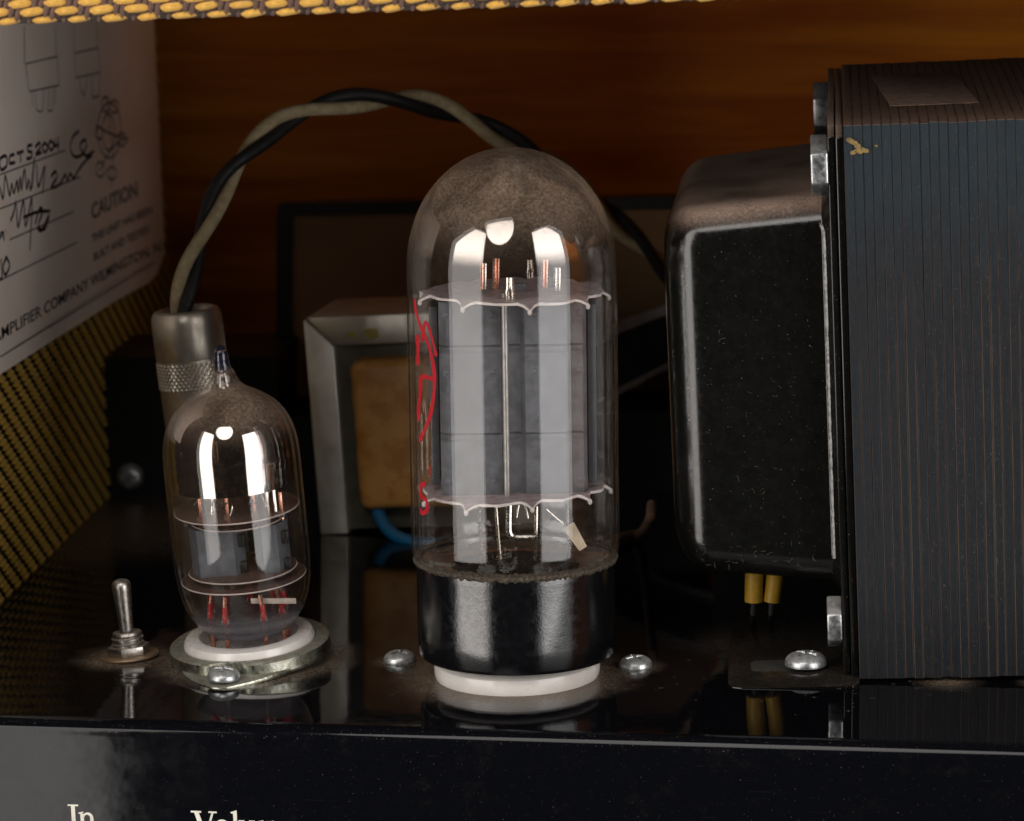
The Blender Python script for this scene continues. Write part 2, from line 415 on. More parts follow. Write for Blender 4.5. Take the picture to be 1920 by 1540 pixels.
def V_s(x0): return [stroke((x0+1.6, 10), (x0+4.8, 0), 1.9), stroke((x0+8.4, 10), (x0+5.2, 0), .9), serif(x0+1.6, 9.8, 4.2), serif(x0+8.3, 9.8, 3.4)]
def o_(x0): return ringpoly(x0+3.2, 3.4, 3.2, 3.6, 1.5, .6)
def l_(x0): return [stroke((x0+1.4, 10.4), (x0+1.4, .3), 1.5), [(x0-.4, 10.1), (x0-.2, 9.6), (x0+.7, 9.4), (x0+2.15, 10.6), (x0+2.1, 10.9)], serif(x0+1.4, .3, 3.2)]
def u_(x0): return [stroke((x0+1.2, 6.7), (x0+1.2, 2), 1.5), serif(x0+.7, 6.6, 2.4), stroke((x0+5.4, 6.7), (x0+5.4, .3), 1.5), serif(x0+4.9, 6.6, 2.4), serif(x0+5.9, .3, 2.4)] + \
    [[(x0+3.2-2.75*cos(a), 2.4-2.4*sin(a)), (x0+3.2-2.75*cos(b), 2.4-2.4*sin(b)), (x0+3.5-1.4*cos(b), 2.4-1.6*sin(b)), (x0+3.5-1.4*cos(a), 2.4-1.6*sin(a))] for a, b in [(pi*i/10, pi*(i+1)/10) for i in range(10)]]
def e_(x0): return [p for k, p in enumerate(ringpoly(x0+3, 3.4, 3, 3.6, 1.4, .6)) if not 24 <= k <= 27] + [[(x0+.8, 3.7), (x0+5.9, 3.7), (x0+5.9, 4.2), (x0+.8, 4.2)]]
def word(name, chars, px, py, k):
    d = ray(px, py); nrm = V((sin(CYAW), -cos(CYAW), 0))
    t = (emid-CP).dot(nrm)/d.dot(nrm); p = to_ch(CP+d*t)
    bm = nb(); x = 0.
    for fn, adv in chars:
        for j, poly in enumerate(fn(x)):
            off = .012+.0015*(j % 7)
            vs = [bm.verts.new((p.x+u*k, -off, p.z+(v-10)*k)) for u, v in poly]
            bm.faces.new(vs)
        x += adv
    o = obj(name, bm, M_['letter'], ch, smooth=False)
    return o
word('lettering', [(I_, 4.6), (nshape, 8)], 128, 1509, .375)['label'] = 'cream serif word In'
word('lettering', [(V_s, 8.8), (o_, 7.1), (l_, 3.2), (u_, 7.6), (nshape, 4.2), (nshape, 7.6), (e_, 7)], 360, 1521, .40)['label'] = 'cream serif word Volume'

# ------------------------------------------------------------------ screws
def make_screw(r, h, name='screw', mat='zinc', rot=0.):
    t = empty(name)
    bm = nb()
    n = 96; arm = r*.6; hw = r*.125
    def inx(x, y):
        c_, s_ = cos(rot), sin(rot); x, y = x*c_+y*s_, -x*s_+y*c_
        return min(max(abs(x)-arm, abs(y)-hw), max(abs(y)-arm, abs(x)-hw))
    rings = []
    radii = [0]+[r*i/40 for i in range(1, 39)]
    for rr in radii:
        ring = []
        for i in range(n if rr else 1):
            a = 2*pi*i/n; x, y = rr*cos(a), rr*sin(a)
            z = h*(.22+.78*max(0., 1-(rr/r)**3.2)**.62)
            dd = inx(x, y)
            if dd < 0: z -= min(.32*h, -dd*3.5)
            ring.append(bm.verts.new((x, y, z)))
        rings.append(ring)
    for rr, z in ((r*.985, h*.26), (r, h*.14), (r*.985, .03), (r*.9, 0)):
        rings.append([bm.verts.new((rr*cos(2*pi*i/n), rr*sin(2*pi*i/n), z)) for i in range(n)])
    for a, b in zip(rings, rings[1:]):
        for i in range(n):
            j = (i+1) % n
            bm.faces.new(([a[0]] if len(a) == 1 else [a[i], a[j]])+[b[j], b[i]])
    obj('screw_head', bm, M_[mat], t, angle=60)
    return t
s1 = make_screw(2.72, 1.75, rot=.5); s1.location = P_s1*S; s1.rotation_euler = (0, 0, .3)
tag(s1, 'zinc cross-head screw in the chassis left of the big black-based tube', 'screw', 'cross-head screws in the chassis')
dup(s1, P_s2, (0, R(-2), 1.5), label='zinc cross-head screw in the chassis right of the big black-based tube', cat='screw', group='cross-head screws in the chassis')
s3 = dup(s1, P_s3+V((0, 0, 1.2)), (0, 0, 2.0), label='large zinc cross-head screw holding the slotted transformer foot', cat='screw', group='cross-head screws in the chassis')
s3.scale = (1.26, 1.26, 1.2)

# ------------------------------------------------------------------ big tube
zof = lambda px, py, Y=0.: ony(px, py, Y).z
big = empty('power_tube', (0, 0, 0), (0, R(.8), R(20)))
tag(big, 'large dusty glass power tube with black base and red marking on the glass', 'vacuum tube')
RB, RG = 16.0, 16.75
# base
bm = nb()
zb0, zb1 = 3.6, 19.6
lathe(bm, [(0, zb0), (RB-3, zb0), (RB-.9, zb0+.05), (RB-.35, zb0+.35), (RB-.1, zb0+1), (RB, zb0+4), (RB, zb1-1.6), (RB+.12, zb1-.6), (RB+.1, zb1-.1), (RB-.35, zb1), (RB-.7, zb1-1.4), (RB-2, zb1-3.5), (0, zb1-4.5)], 96)
obj('base', bm, M_['bakelite'], big)
# crumbly cement ring between the glass and the base
bm = nb()
rnd = random.Random(3)
lathe(bm, [(RB-1.2, zb1-.9), (RB+.1, zb1-.55), (RB+.45, zb1-.1), (RB+.35, zb1+.3), (RB-.1, zb1+.6), (RB-.6, zb1+.7)], 260, wob=lambda t, k: 1+rnd.uniform(-.009, .009))
for v in bm.verts: v.co.z += rnd.uniform(-.22, .22)
n = N('brown crumbly cement')
cc = n.mix(n.ramp(n.noise(2.4, 4, .75), .35, .65), (.014, .011, .008), (.085, .062, .038))
M_['cement'] = n.done(n.pbr(Base_Color=cc, Roughness=.8, Normal=n.bump(n.noise(3, 4, .8), .25)))
obj('cement_ring', bm, M_['cement'], big)
# glass
ztop = 85.6; zsh = 66.0
def dome(r, zt, zs, n=22, e=2.0):
    return [(r*max(cos(pi/2*i/n), 0)**(2/e), zs+(zt-zs)*sin(pi/2*i/n)**(2/e)) for i in range(n+1)]
def env(r, zt, zs):
    d = dome(r, zt, zs, 26, 2.06); d[-1] = (0, zt)
    return [(r*.62, zb1-1.3), (r*.8, zb1-1.0), (r*.93, zb1-.5), (r*.97, zb1+.2), (r*.99, zb1+1.2), (r, zb1+3)]+[(r, zb1+3+(zs-zb1-3)*k/4) for k in (1, 2, 3)]+d
bm = nb(); lathe(bm, env(RG, ztop, zsh), 128)
obj('glass_envelope', bm, M_['glass'], big, angle=80)
bm = nb(); lathe(bm, env(RG-.9, ztop-1, zsh-.2), 128)
obj('inner_glass_wall', bm, M_['glass_in'], big, angle=80)
GZ = zof(960, 490, -14)
M_['getter_big'] = getter_mat('getter flash', GZ-.6, GZ+2.4, 72, 79, (.44, .385, .35))
bm = nb(); lathe(bm, [p for p in env(RG-1.02, ztop-1.12, zsh-.2) if p[1] > 50], 128)
bmesh.ops.remove_doubles(bm, verts=bm.verts[:], dist=1e-5)
b2 = nb(); pr = [(RG-1.02, 58), (RG-1.02, 60), (RG-1.02, 63)]+dome(RG-1.02, ztop-1.12, zsh-.2, 26, 2.06); pr[-1] = (0, ztop-1.12)
bm.free(); lathe(b2, pr, 128)
obj('getter_flash', b2, M_['getter_big'], big, angle=80)
# dark brown nub under the dome
bm = nb(); lathe(bm, [(0, ztop-9.5), (1.6, ztop-9.2), (2.6, ztop-7.5), (2.9, ztop-4), (2.6, ztop-1.5), (2.0, ztop-1.2)], 32)
obj('dome_nub', bm, simple('dark brown nub metal', (.05, .035, .025), .5, .6), big)
# mica spacers
def mica(z, r, nt, seed, parent, name='mica_spacer', tooth=1.3, th=.42, wave=.6):
    rr = random.Random(seed); bm = nb(); n = nt*12; rr_w = [rr.uniform(-1, 1.6) for _ in range(nt+1)]
    def edge(i):
        ph = (i % 12)/12; u = abs(ph-.5)*2
        sp = max(0, 1-u*4.2)
        return r-1.3+1.2*sp-.5*sin(ph*pi*2+pi/2)*-1*(1-sp)*.5, -tooth*.75*sp+.25*rr_w[i//12]*sin(ph*pi)
    A, B = [], []
    for i in range(n):
        rad_, dz = edge(i); a = 2*pi*i/n
        q = wave*sin(a*2+seed)*.5
        A.append(bm.verts.new((rad_*cos(a), rad_*sin(a), z+dz+q+th/2))); B.append(bm.verts.new((rad_*cos(a), rad_*sin(a), z+dz+q-th/2)))
    C = [bm.verts.new((r*.8*cos(2*pi*i/n), r*.8*sin(2*pi*i/n), z+th/2)) for i in range(n)]
    D = [bm.verts.new((r*.8*cos(2*pi*i/n), r*.8*sin(2*pi*i/n), z-th/2)) for i in range(n)]
    for i in range(n):
        j = (i+1) % n
        f = bm.faces.new((A[i], A[j], B[j], B[i])); f.material_index = 1
        bm.faces.new((A[i], C[i], C[j], A[j])); bm.faces.new((B[i], B[j], D[j], D[i]))
    for v in A+B: v.co += V((rr.uniform(-.05, .05), rr.uniform(-.05, .05), rr.uniform(-.06, .06)))
    for k in range(nt):
        rad_, dz = edge(k*12+6); a = 2*pi*(k*12+6)/n
        ball(bm, ((rad_-.25)*cos(a), (rad_-.25)*sin(a), z+dz+wave*sin(a*2+seed)*.5-.15), .38, (1, 1, 1.3), 8, 5, 1)
    bm.faces.new(C); bm.faces.new(D[::-1])
    return obj(name, bm, [M_['mica'], M_['mica_edge']], parent)
ZT, ZBm = zof(965, 547), zof(970, 913)
mica(ZT, RG-1.0, 9, 1, big); mica(ZBm, RG-1.0, 9, 4, big)
# inner structure is turned with the tube: its front faces the camera
ins = R(-20)   # undo the root's turn for the plates
def rot2(bm, a):
    for v in bm.verts: v.co = M.Rotation(a, 3, 'Z') @ v.co
bm = nb(); z0, z1 = ZBm+.2, ZT-.6
hw, dp = 11.6, 7.2
ribs = [zof(960, 657, -8), zof(960, 822, -8)]
ring = [(-hw, -dp+1.2), (-hw+1.2, -dp), (-1.9, -dp), (-1.2, -dp+.9), (1.2, -dp+.9), (1.9, -dp), (hw-3.4, -dp), (hw-2.6, -dp+.8), (hw-.6, -dp+.8), (hw, -dp+1.8), (hw, dp), (-hw, dp)]
zl = [z0]
for q in sorted(ribs): zl += [q-.7, q-.25, q+.25, q+.7]
zl += [z1]
secs = []
for z in zl:
    dd = .45 if any(abs(z-q) < .3 for q in ribs) else 0
    secs.append([(x, y+(dd if y < 0 else 0), z) for x, y in ring])
loft(bm, secs); rot2(bm, ins)
obj('anode_plate', bm, M_['plate'], big)
for wx in (-10.3, -3.2, 3.4, 10.4):
    for wz in (z0+2.2, (z0+ribs[0])/2+8, z1-2.0):
        bm = nb(); lathe(bm, [(0, .16), (.32, .12), (.5, -.02), (.62, .06), (.75, 0)], 14)
        for v in bm.verts: v.co = V((v.co.x, -v.co.z, v.co.y))+V((wx, -dp-.01 if wx < 8 else -dp+.78, wz))
        rot2(bm, ins); obj('weld_spot', bm, M_['plate'], big)
for xa in (hw+.2, -hw-1.6):
    bm = nb(); box(bm, xa, xa+1.4, -4, 4, z0+1, z1-1, .2); rot2(bm, ins)
    obj('plate_fin', bm, M_['plate_dark'], big)
bm = nb(); tube(bm, [(-1.2, -dp-1.0, ZBm-1.2), (-1.2, -dp-1.0, ZT+.9)], .5, 16); rot2(bm, ins)
obj('support_rod', bm, simple('dull nickel rod', (.36, .34, .32), .45, .7), big)
def inx(x, y, z): return M.Rotation(ins, 3, 'Z') @ V((x, y, z))
def xof(px, py, Y): return ony(px, py, Y).x
for px, y0, y1, mk, r_, YY in ((893, 495, 545, 'copper', .28, -4), (899, 495, 545, 'wire', .25, -4), (917, 485, 543, 'copper', .3, 2), (923, 485, 543, 'copper', .3, 2),
                            (1008, 487, 543, 'copper', .3, 2), (1014, 487, 543, 'copper', .3, 2), (1031, 502, 547, 'wire', .25, -4), (1038, 502, 547, 'wire', .25, -4)):
    a, b = ony(px, y1, YY), ony(px, y0, YY); bm = nb()
    pts = [V(a).lerp(b, k/20) for k in range(21)]
    tube(bm, [M.Rotation(ins, 3, 'Z') @ V((p.x, p.y, p.z)) for p in pts], r_, 10, rs=[r_*(1+.18*(k % 2)) for k in range(21)])
    obj('grid_rod', bm, M_[mk], big)
for px, y0, y1, Y, w_ in ((947, 522, 565, -10.4, .75), (985, 487, 523, 6, .6)):
    a, b = ony(px, y1, Y), ony(px, y0, Y); bm = nb()
    for k in (-1, 1):
        pts = [(a.x+k*w_*.55, Y, a.z), (a.x+k*w_*.62, Y, a.z+(b.z-a.z)*.35), (a.x+k*w_*.45, Y, a.z+(b.z-a.z)*.55), (a.x+k*w_*.4, Y, b.z)]
        tube(bm, spline(pts, 4), w_*.45, 10)
    rot2(bm, ins); obj('rod_crimp', bm, M_['wire'], big)
a = ony(966, 538, 0); bm = nb()
box(bm, a.x-.9, a.x+.9, -1, .2, a.z-.6, a.z+.6, .1); rot2(bm, ins); obj('cathode_tab', bm, M_['plate'], big)
# below the lower mica: bent lead, leads, getter strip, ties, glass press
def wirep(name, pts, r, mat, seg=10, parent=big, n=5):
    bm = nb(); tube(bm, [M.Rotation(ins, 3, 'Z') @ V(p) for p in spline(pts, n)], r, seg); return obj(name, bm, M_[mat], parent)
P = lambda px, py, Y: ony(px, py, Y)
wirep('lead_wire', [P(950, 948, -9), P(950, 985, -9), P(951, 1000, -9), P(958, 1008, -9), P(975, 1009, -9), P(1000, 1008, -9)], .55, 'wire')
wirep('lead_wire', [P(1001, 950, -8), P(1001, 1005, -8), P(1001, 1050, -6)], .34, 'wire')
wirep('lead_wire', [P(1058, 945, -5), P(1062, 1000, -4), P(1066, 1045, -3)], .3, 'wire')
wirep('lead_wire', [P(893, 945, -5), P(897, 1000, -4), P(905, 1050, -3)], .3, 'wire')
wirep('lead_wire', [P(925, 945, 2), P(930, 1000, 1), P(935, 1050, 0)], .3, 'wire')
wirep('tie_wire', [P(968, 948, -9), P(964, 972, -9.5)], .16, 'wire')
wirep('tie_wire', [P(980, 948, -9), P(986, 973, -9.5)], .16, 'wire')
wirep('tie_wire', [P(1020, 955, -7), P(1050, 980, -6), P(1066, 990, -6)], .12, 'wire')
bm = nb()
a, b = P(1062, 985, -6), P(1090, 1028, -7)
d = (b-a).normalized(); sd = V((d.z, 0, -d.x)).normalized()
loft(bm, [[a+sd*1.0+V((0, -.15, 0)), a-sd*1.0+V((0, -.15, 0)), a-sd*1.0+V((0, .15, 0)), a+sd*1.0+V((0, .15, 0))], [b+sd*.7+V((0, -.15, 0)), b-sd*.7+V((0, -.15, 0)), b-sd*.7+V((0, .15, 0)), b+sd*.7+V((0, .15, 0))]])
rot2(bm, ins); obj('getter_strip', bm, simple('tan getter strip', (.55, .45, .33), .4, .3), big)
zs_ = zb1
bm = nb(); lathe(bm, [(9.5, zs_-2), (8.2, zs_+.6), (6.2, zs_+2.6), (5.4, zs_+4.2), (4.2, zs_+5), (0, zs_+5.2)], 48)
for v in bm.verts: v.co.y *= .7
rot2(bm, ins); obj('glass_press', bm, M_['glass_low'], big, angle=70)
for px in (945, 950, 1003, 925, 1050):
    p = P(px, 1045, -7); bm = nb(); ball(bm, M.Rotation(ins, 3, 'Z') @ p, .9, (1, 1, 1.2), 14, 8); obj('glass_bead', bm, M_['glass_low'], big)
# red hand marking, laid on the curved glass
def on_glass(px, py, r=RG+.03):
    """point where the sight line meets the glass cylinder, in the tube's own frame"""
    inv = big_m.inverted(); o_ = inv @ (CP); d_ = (inv.to_3x3() @ ray(px, py))
    A = d_.x**2+d_.y**2; B = 2*(o_.x*d_.x+o_.y*d_.y); C = o_.x**2+o_.y**2-r*r
    disc = B*B-4*A*C
    t = (-B-sqrt(max(disc, 0)))/(2*A); return o_+d_*t
big_m = M.Translation((0, 0, 0)) @ big.rotation_euler.to_matrix().to_4x4()
def ink(pts, w_, name='red_marking', n=8):
    P3 = [on_glass(*p) for p in spline([(x, y, 0) for x, y in pts], n) for p in [(p[0], p[1])]]
    bm = nb(); rows = []
    for i, p in enumerate(P3):
        t = (P3[min(i+1, len(P3)-1)]-P3[max(i-1, 0)]).normalized()
        nn = V((p.x, p.y, 0)).normalized(); s = t.cross(nn).normalized()
        ww = w_*1.3*(.9+.15*sin(i*.45))
        rows.append([p+s*ww-nn*.02, p+s*ww+nn*.04, p-s*ww+nn*.04, p-s*ww-nn*.02])
    loft(bm, rows); return obj(name, bm, M_['red'], big, angle=60)
ink([(777, 562), (781, 590), (792, 620), (806, 655), (814, 700), (813, 745), (805, 785), (794, 812), (786, 826)], .32)
ink([(783, 628), (784, 655), (783, 684)], .5)
ink([(789, 706), (788, 740), (785, 770), (785, 790)], .42)
ink([(790, 706), (800, 707), (811, 711)], .3)
ink([(791, 640), (797, 606), (803, 612), (811, 638), (818, 668)], .22)
ink([(798, 907), (789, 912), (790, 930), (799, 938), (801, 955), (793, 963), (788, 955)], .32)

ink([(806, 872), (807, 893)], .09)
# ceramic octal socket under the big tube
so = empty('octal_socket', (0, 0, 0)); tag(so, 'white ceramic socket ring under the big black-based tube', 'tube socket')
bm = nb(); lathe(bm, [(0, 3.3), (9, 3.3), (11.5, 3.35), (12.7, 3.1), (13.3, 2.5), (13.45, 1.6), (13.4, .6), (13.2, .02), (0, 0)], 96)
obj('ceramic_ring', bm, M_['ceramic'], so)
bm = nb()
for k in range(8):
    a = 2*pi*k/8+.2; ball(bm, (11.2*cos(a), 11.2*sin(a), 3.5), .9, (1, .6, .3), 10, 6)
obj('contact', bm, M_['nickel'], so)

# ------------------------------------------------------------------ small tube and its socket
sm_tilt = (R(3.5), R(-3.0), 0)
sm = empty('preamp_tube', P_small+V((0, 0, 3.6)), sm_tilt); sm.scale = (1, 1, 1.055)
tag(sm, 'small glass tube with pointed nipple top standing in the white ceramic socket', 'vacuum tube')
ss = empty('noval_socket', P_small+V((0, 0, .7)), (R(4.2), R(-2.3), R(-12)))
tag(ss, 'white ceramic socket in a dusty metal flange under the small tube', 'tube socket')
# flange: round plate with two ears; front ear holds a screw
bm = nb()
def flange(r, er, ed, n=96):
    pts = []
    for i in range(n):
        a = 2*pi*i/n
        x, y = r*cos(a), r*sin(a)
        best = r
        for s in (-1, 1):
            # ear centre along y
            cx, cy = 0, s*ed
            # ray-circle
            dx, dy = cos(a), sin(a); b = dx*cx+dy*cy; c = cx*cx+cy*cy-er*er
            if b > 0 and b*b-c > 0: best = max(best, b+sqrt(b*b-c))
            # shoulder tangent blend
            ang = abs(math.atan2(sin(a-s*pi/2), cos(a-s*pi/2)))
            best = max(best, r+(ed+er-r)*max(0, 1-ang/.78)**1.15) if ang < .78 else best
        pts.append((best*cos(a), best*sin(a)))
    return pts
prism(bm, flange(13.2, 3.1, 15.6), .0, .9, bev=.22)
obj('flange_plate', bm, M_['zinc_yellow'], ss)
bm = nb()
# raised rim, with a dip beside the screw
seg = 96; secs = []
prf = [(10.9, .9), (10.95, 2.4), (11.3, 2.75), (12.9, 2.75), (13.3, 2.45), (13.45, .85)]
rings = [[], []]
lathe(bm, [(r_, z_) for r_, z_ in prf], seg)
for v in bm.verts:
    a = atan2(v.co.y, v.co.x); dl = abs(math.atan2(sin(a+pi/2), cos(a+pi/2)))
    rr = sqrt(v.co.x**2+v.co.y**2)
    if rr > 11.2:
        k = max(0, 1-dl/.30); k = k*k*(3-2*k)
        nr = rr-(rr-11.15)*.95*k
        v.co.x, v.co.y = nr*cos(a), nr*sin(a)
obj('flange_rim', bm, M_['zinc_yellow'], ss)
bm = nb(); lathe(bm, [(0, 2.2), (7.0, 2.2), (7.6, 3.2), (8.3, 3.95), (9.6, 4.05), (10.5, 3.8), (10.9, 3.1), (10.9, .9)], 96)
obj('ceramic_ring', bm, M_['ceramic'], ss)
sf = M.Rotation(R(-12), 3, 'Z') @ V((0, -15.9, .9))
s4 = dup(s1, P_small+sf+V((0, .5, .0)), (R(3), 0, .9), label='zinc cross-head screw in the flange ear in front of the small tube', cat='screw', group='cross-head screws in the chassis')
# glass
RS = 11.25
HB = 0.6  # bottom of the glass above root
def senv(r, k=0):
    t = 0 if k == 0 else .75
    p = [(0, 1.0+t*2.6), (4.6, 1.1+t*2.4), (6.4, 1.6+t*2.0), (8.2-t*.5, 2.9+t), (9.5-t*.6, 4.7+t*.6), (r*.93, 7.0), (r*.977, 9.5), (r, 12.5)]
    p += [(r, 12.5+i*4.4) for i in range(1, 4)]
    q = [(11.25, 28.3), (11.2, 30.4), (10.95, 32.5), (10.4, 34.5), (9.4, 36.4), (8.1, 37.9), (6.5, 39.1), (4.9, 40.0), (3.6, 40.7), (2.75, 41.5), (2.25, 42.4), (1.95, 43.2), (1.5, 43.9), (1.3, 44.9), (1.14, 46.4), (.6, 47.2), (0, 47.5)]
    for v in spline([(a, b, 0) for a, b in q], 3):
        p.append((max(v.x-(RS-r)*min(1, v.x/2.6), 0), v.y-t*max(0, 1-v.x/RS)))
    p[-1] = (0, p[-1][1])
    return p
bm = nb(); lathe(bm, senv(RS), 112); obj('glass_envelope', bm, glass_mat('small tube glass', .50, .05, .8), sm, angle=80)
bm = nb(); lathe(bm, senv(RS-.8, 1), 112); obj('inner_glass_wall', bm, M_['glass_in'], sm, angle=80)
M_['getter_small'] = getter_mat('getter flash of small tube', 24.2, 25.2, 38, 41.5, (.52, .46, .42))
bm = nb(); lathe(bm, [p for p in senv(RS-.95, 1.15) if 22 < p[1] < 46], 112)
obj('getter_flash', bm, M_['getter_small'], sm, angle=80)
n = N('thick bluish glass')
M_['thick_glass'] = n.done(n.mixs(.55, n.sh('ShaderNodeBsdfTransparent', Color=(.75, .76, .8)), n.pbr(Base_Color=(.17, .17, .20), Roughness=.08, Specular_IOR_Level=.8, Normal=n.bump(n.noise(.9, 3, .7), .3))))
bm = nb(); lathe(bm, [(0, .75), (4.5, .9), (6.3, 1.4), (8.0, 2.7), (9.2, 4.4), (8.4, 4.6), (0, 4.6)], 96)
obj('glass_button', bm, M_['thick_glass'], sm)
bm = nb(); lathe(bm, [(1.0, 43.2), (1.36, 43.6), (1.3, 45), (1.16, 46.45), (.62, 47.3), (0, 47.56)], 32)
n = N('dark blue glass'); M_['nip'] = n.done(n.mixs(.65, n.sh('ShaderNodeBsdfTransparent', Color=(.6, .62, .75)), n.pbr(Base_Color=(.008, .010, .022), Roughness=.06)))
obj('exhaust_tip', bm, M_['nip'], sm, angle=80)
# micas
def disc(z, r, parent, name='mica_spacer'):
    bm = nb(); lathe(bm, [(0, z+.12), (r, z+.12)], 72); lathe(bm, [(r, z+.12), (r+.12, z), (r, z-.12)], 72, mi=1); lathe(bm, [(r, z-.12), (0, z-.12)], 72)
    return obj(name, bm, [M_['mica_clear'], M_['mica_rim']], parent)
n = N('clear brown mica'); M_['mica_clear'] = n.done(n.mixs(.55, n.sh('ShaderNodeBsdfTransparent', Color=(.85, .75, .68)), n.pbr(Base_Color=(.16, .10, .08), Roughness=.25)))
zsT, zsB = [(ony(458, q, P_small.y).z-P_small.z-3.6)/1.055 for q in (947, 1078)]
disc(zsT, RS-1.0, sm); disc(zsB, RS-1.0, sm); 
d_ = disc(zsT-1.8, 7.6, sm); disc(zsB+1.3, 8.9, sm)
for k in range(9):
    a = 2*pi*k/9+.4; q0 = V((5.2*cos(a), 5.2*sin(a), zsT)); rk = random.Random(k)
    bm = nb(); tube(bm, spline([q0, q0+V((rk.uniform(-.8, .8), rk.uniform(-.8, .8), 1.5)), q0+V((rk.uniform(-1.5, 1.5), rk.uniform(-1.5, 1.5), 2.4)), q0+V((rk.uniform(-2, 2), rk.uniform(-2, 2), 1.0))], 5), .13, 6); obj('tie_wire', bm, M_['wire'], sm)
# twin anodes
for k, (x0, x1) in enumerate(((-8.1, .8), (2.5, 8.0))):
    bm = nb(); z0, z1 = zsB+.5, zsT-2.2
    w2 = (x1-x0)/2; cx = (x0+x1)/2
    ring = [(cx-w2, -1.6), (cx-w2+1.5, -4.3), (cx+w2-1.5, -4.3), (cx+w2, -1.6), (cx+w2, 1.6), (cx+w2-1.5, 4.3), (cx-w2+1.5, 4.3), (cx-w2, 1.6)]
    loft(bm, [[(x, y, z) for x, y in ring] for z in (z0, z0+.1, z1-.1, z1)])
    obj('anode_plate', bm, M_['plate'], sm)
    for zz in (z0+(z1-z0)*.2, z0+(z1-z0)*.72):
        bm = nb(); box(bm, cx+w2-.85, cx+w2+.25, -3.4, -2.4, zz-1.0, zz+1.0, .15); obj('plate_slot', bm, M_['blackbox'], sm)
    for dx in (-2.2, 0, 2.2):
        bm = nb(); tube(bm, [(cx+dx, -1.2, z1), (cx+dx, -1.2, zsT+2.2+.5*(dx == 0))], .35, 8); obj('grid_rod', bm, M_['copper' if dx else 'wire'], sm)
        bm = nb(); box(bm, cx+dx-.5, cx+dx+.5, -3.0, -2.2, zsT-1.5, zsT-.3, .15); obj('rod_crimp', bm, M_['wire'], sm)
for k in range(9):
    a = R(-90)+2*pi*(k+.25)/9.6+R(20)
    x, y = 6.4*cos(a), 6.4*sin(a)
    bm = nb(); tube(bm, spline([(x, y, -.6), (x, y, 4.5), (x*.98, y*.98, 6.2), (x*.9, y*.9, 8.4)], 4), .38, 10); obj('lead_wire', bm, M_['copper'], sm)
    bm = nb(); tube(bm, [(x, y, 4.2), (x*.99, y*.99, 5.6), (x*.97, y*.97, 6.9)], .5, 12); obj('red_bead', bm, M_['red_sleeve'], sm)
    bm = nb(); lathe(bm, [(1.5, 4.2), (1.35, 5.0), (.8, 5.9), (.5, 6.3)], 16, c=(x, y)); obj('glass_fillet', bm, M_['glass_in'], sm, angle=80)
bm = nb(); box(bm, 1.2, 8.6, -4.7, -4.4, 7.0, 7.9, .08)
for v in bm.verts: v.co.z += -.08*(v.co.x-1)
obj('getter_strip', bm, simple('pale getter strip', (.72, .62, .52), .45, .2), sm)
bm = nb(); tube(bm, [(6.9, -5.8, zsT+.3), (6.9, -5.8, 30.5)], .28, 8); obj('getter_post', bm, M_['wire'], sm)

# ------------------------------------------------------------------ toggle switch
sw = empty('toggle_switch', P_sw, (R(-2), R(-3.9), 0)); tag(sw, 'metal bat toggle switch on a copper washer at the left of the chassis', 'switch')
bm = nb(); lathe(bm, [(3, .55), (4.9, .5), (5.05, .3), (4.9, .02), (3, 0)], 64); obj('washer', bm, M_['copper_washer'], sw)
bm = nb(); hexa = [(3.7*cos(pi/3*k+.35), 3.7*sin(pi/3*k+.35)) for k in range(6)]; prism(bm, hexa, .5, 2.1, bev=.25); obj('hex_nut', bm, M_['nickel'], sw)
bm = nb(); lathe(bm, [(2.7, 2.1), (2.75, 2.5), (2.45, 2.75), (2.45, 2.9), (2.7, 3.1), (2.7, 3.4), (2.4, 3.6), (2.4, 3.75), (2.5, 3.95), (2.35, 4.35), (1.9, 4.5), (1.5, 4.1), (0, 3.6)], 48); obj('bushing', bm, M_['nickel'], sw)
bm = nb(); tl = [(0, 3.4), (.95, 3.4), (1.02, 4.4), (1.16, 8), (1.38, 11.6), (1.42, 12.2), (1.34, 12.75), (1.0, 13.15), (.5, 13.35), (0, 13.4)]
lathe(bm, [(a*1.13, b) for a, b in tl], 40); obj('lever', bm, M_['nickel'], sw)

# ------------------------------------------------------------------ plug and twisted lead
P_pl = onz(411, 1095)
pl = empty('phono_plug', P_pl, (0, R(-4.3), 0)); tag(pl, 'satin metal plug with knurled band standing behind the small tube', 'plug')
ztp = ony(354, 577, P_pl.y).z
bm = nb(); r = 6.4
lathe(bm, [(r-.3, 0), (r-.2, ztp-21), (r-.1, ztp-15)], 80)
lathe(bm, [(r-.1, ztp-8.8), (r, ztp-8.5), (r+.05, ztp-3), (r-.1, ztp-1.2), (r-.55, ztp-.3), (r-1.3, ztp), (r-2.0, ztp-.4), (r-2.3, ztp-1.4), (r-2.3, ztp-7), (0, ztp-7)], 80)
obj('shell', bm, M_['plug'], pl)
bm = nb(); lathe(bm, [(r-.1, ztp-15), (r-.1, ztp-14.4), (r-.1, ztp-13.8), (r-.1, ztp-9.4), (r-.1, ztp-8.8)], 80)
nk = 44
for row in range(8):
    for i in range(nk):
        a = 2*pi*(i+.5*(row % 2))/nk; z = ztp-13.95+row*.62
        c_ = V((cos(a), sin(a), 0)); t_ = V((-sin(a), cos(a), 0)); z_ = V((0, 0, 1)); c0 = c_*(r-.15)+z_*z
        vs = [bm.verts.new(c0+t_*.44), bm.verts.new(c0+z_*.6), bm.verts.new(c0-t_*.44), bm.verts.new(c0-z_*.6)]; top = bm.verts.new(c0+c_*.27)
        for q in range(4): bm.faces.new((vs[q], vs[(q+1) % 4], top))
obj('knurled_band', bm, M_['plug'], pl, angle=20)
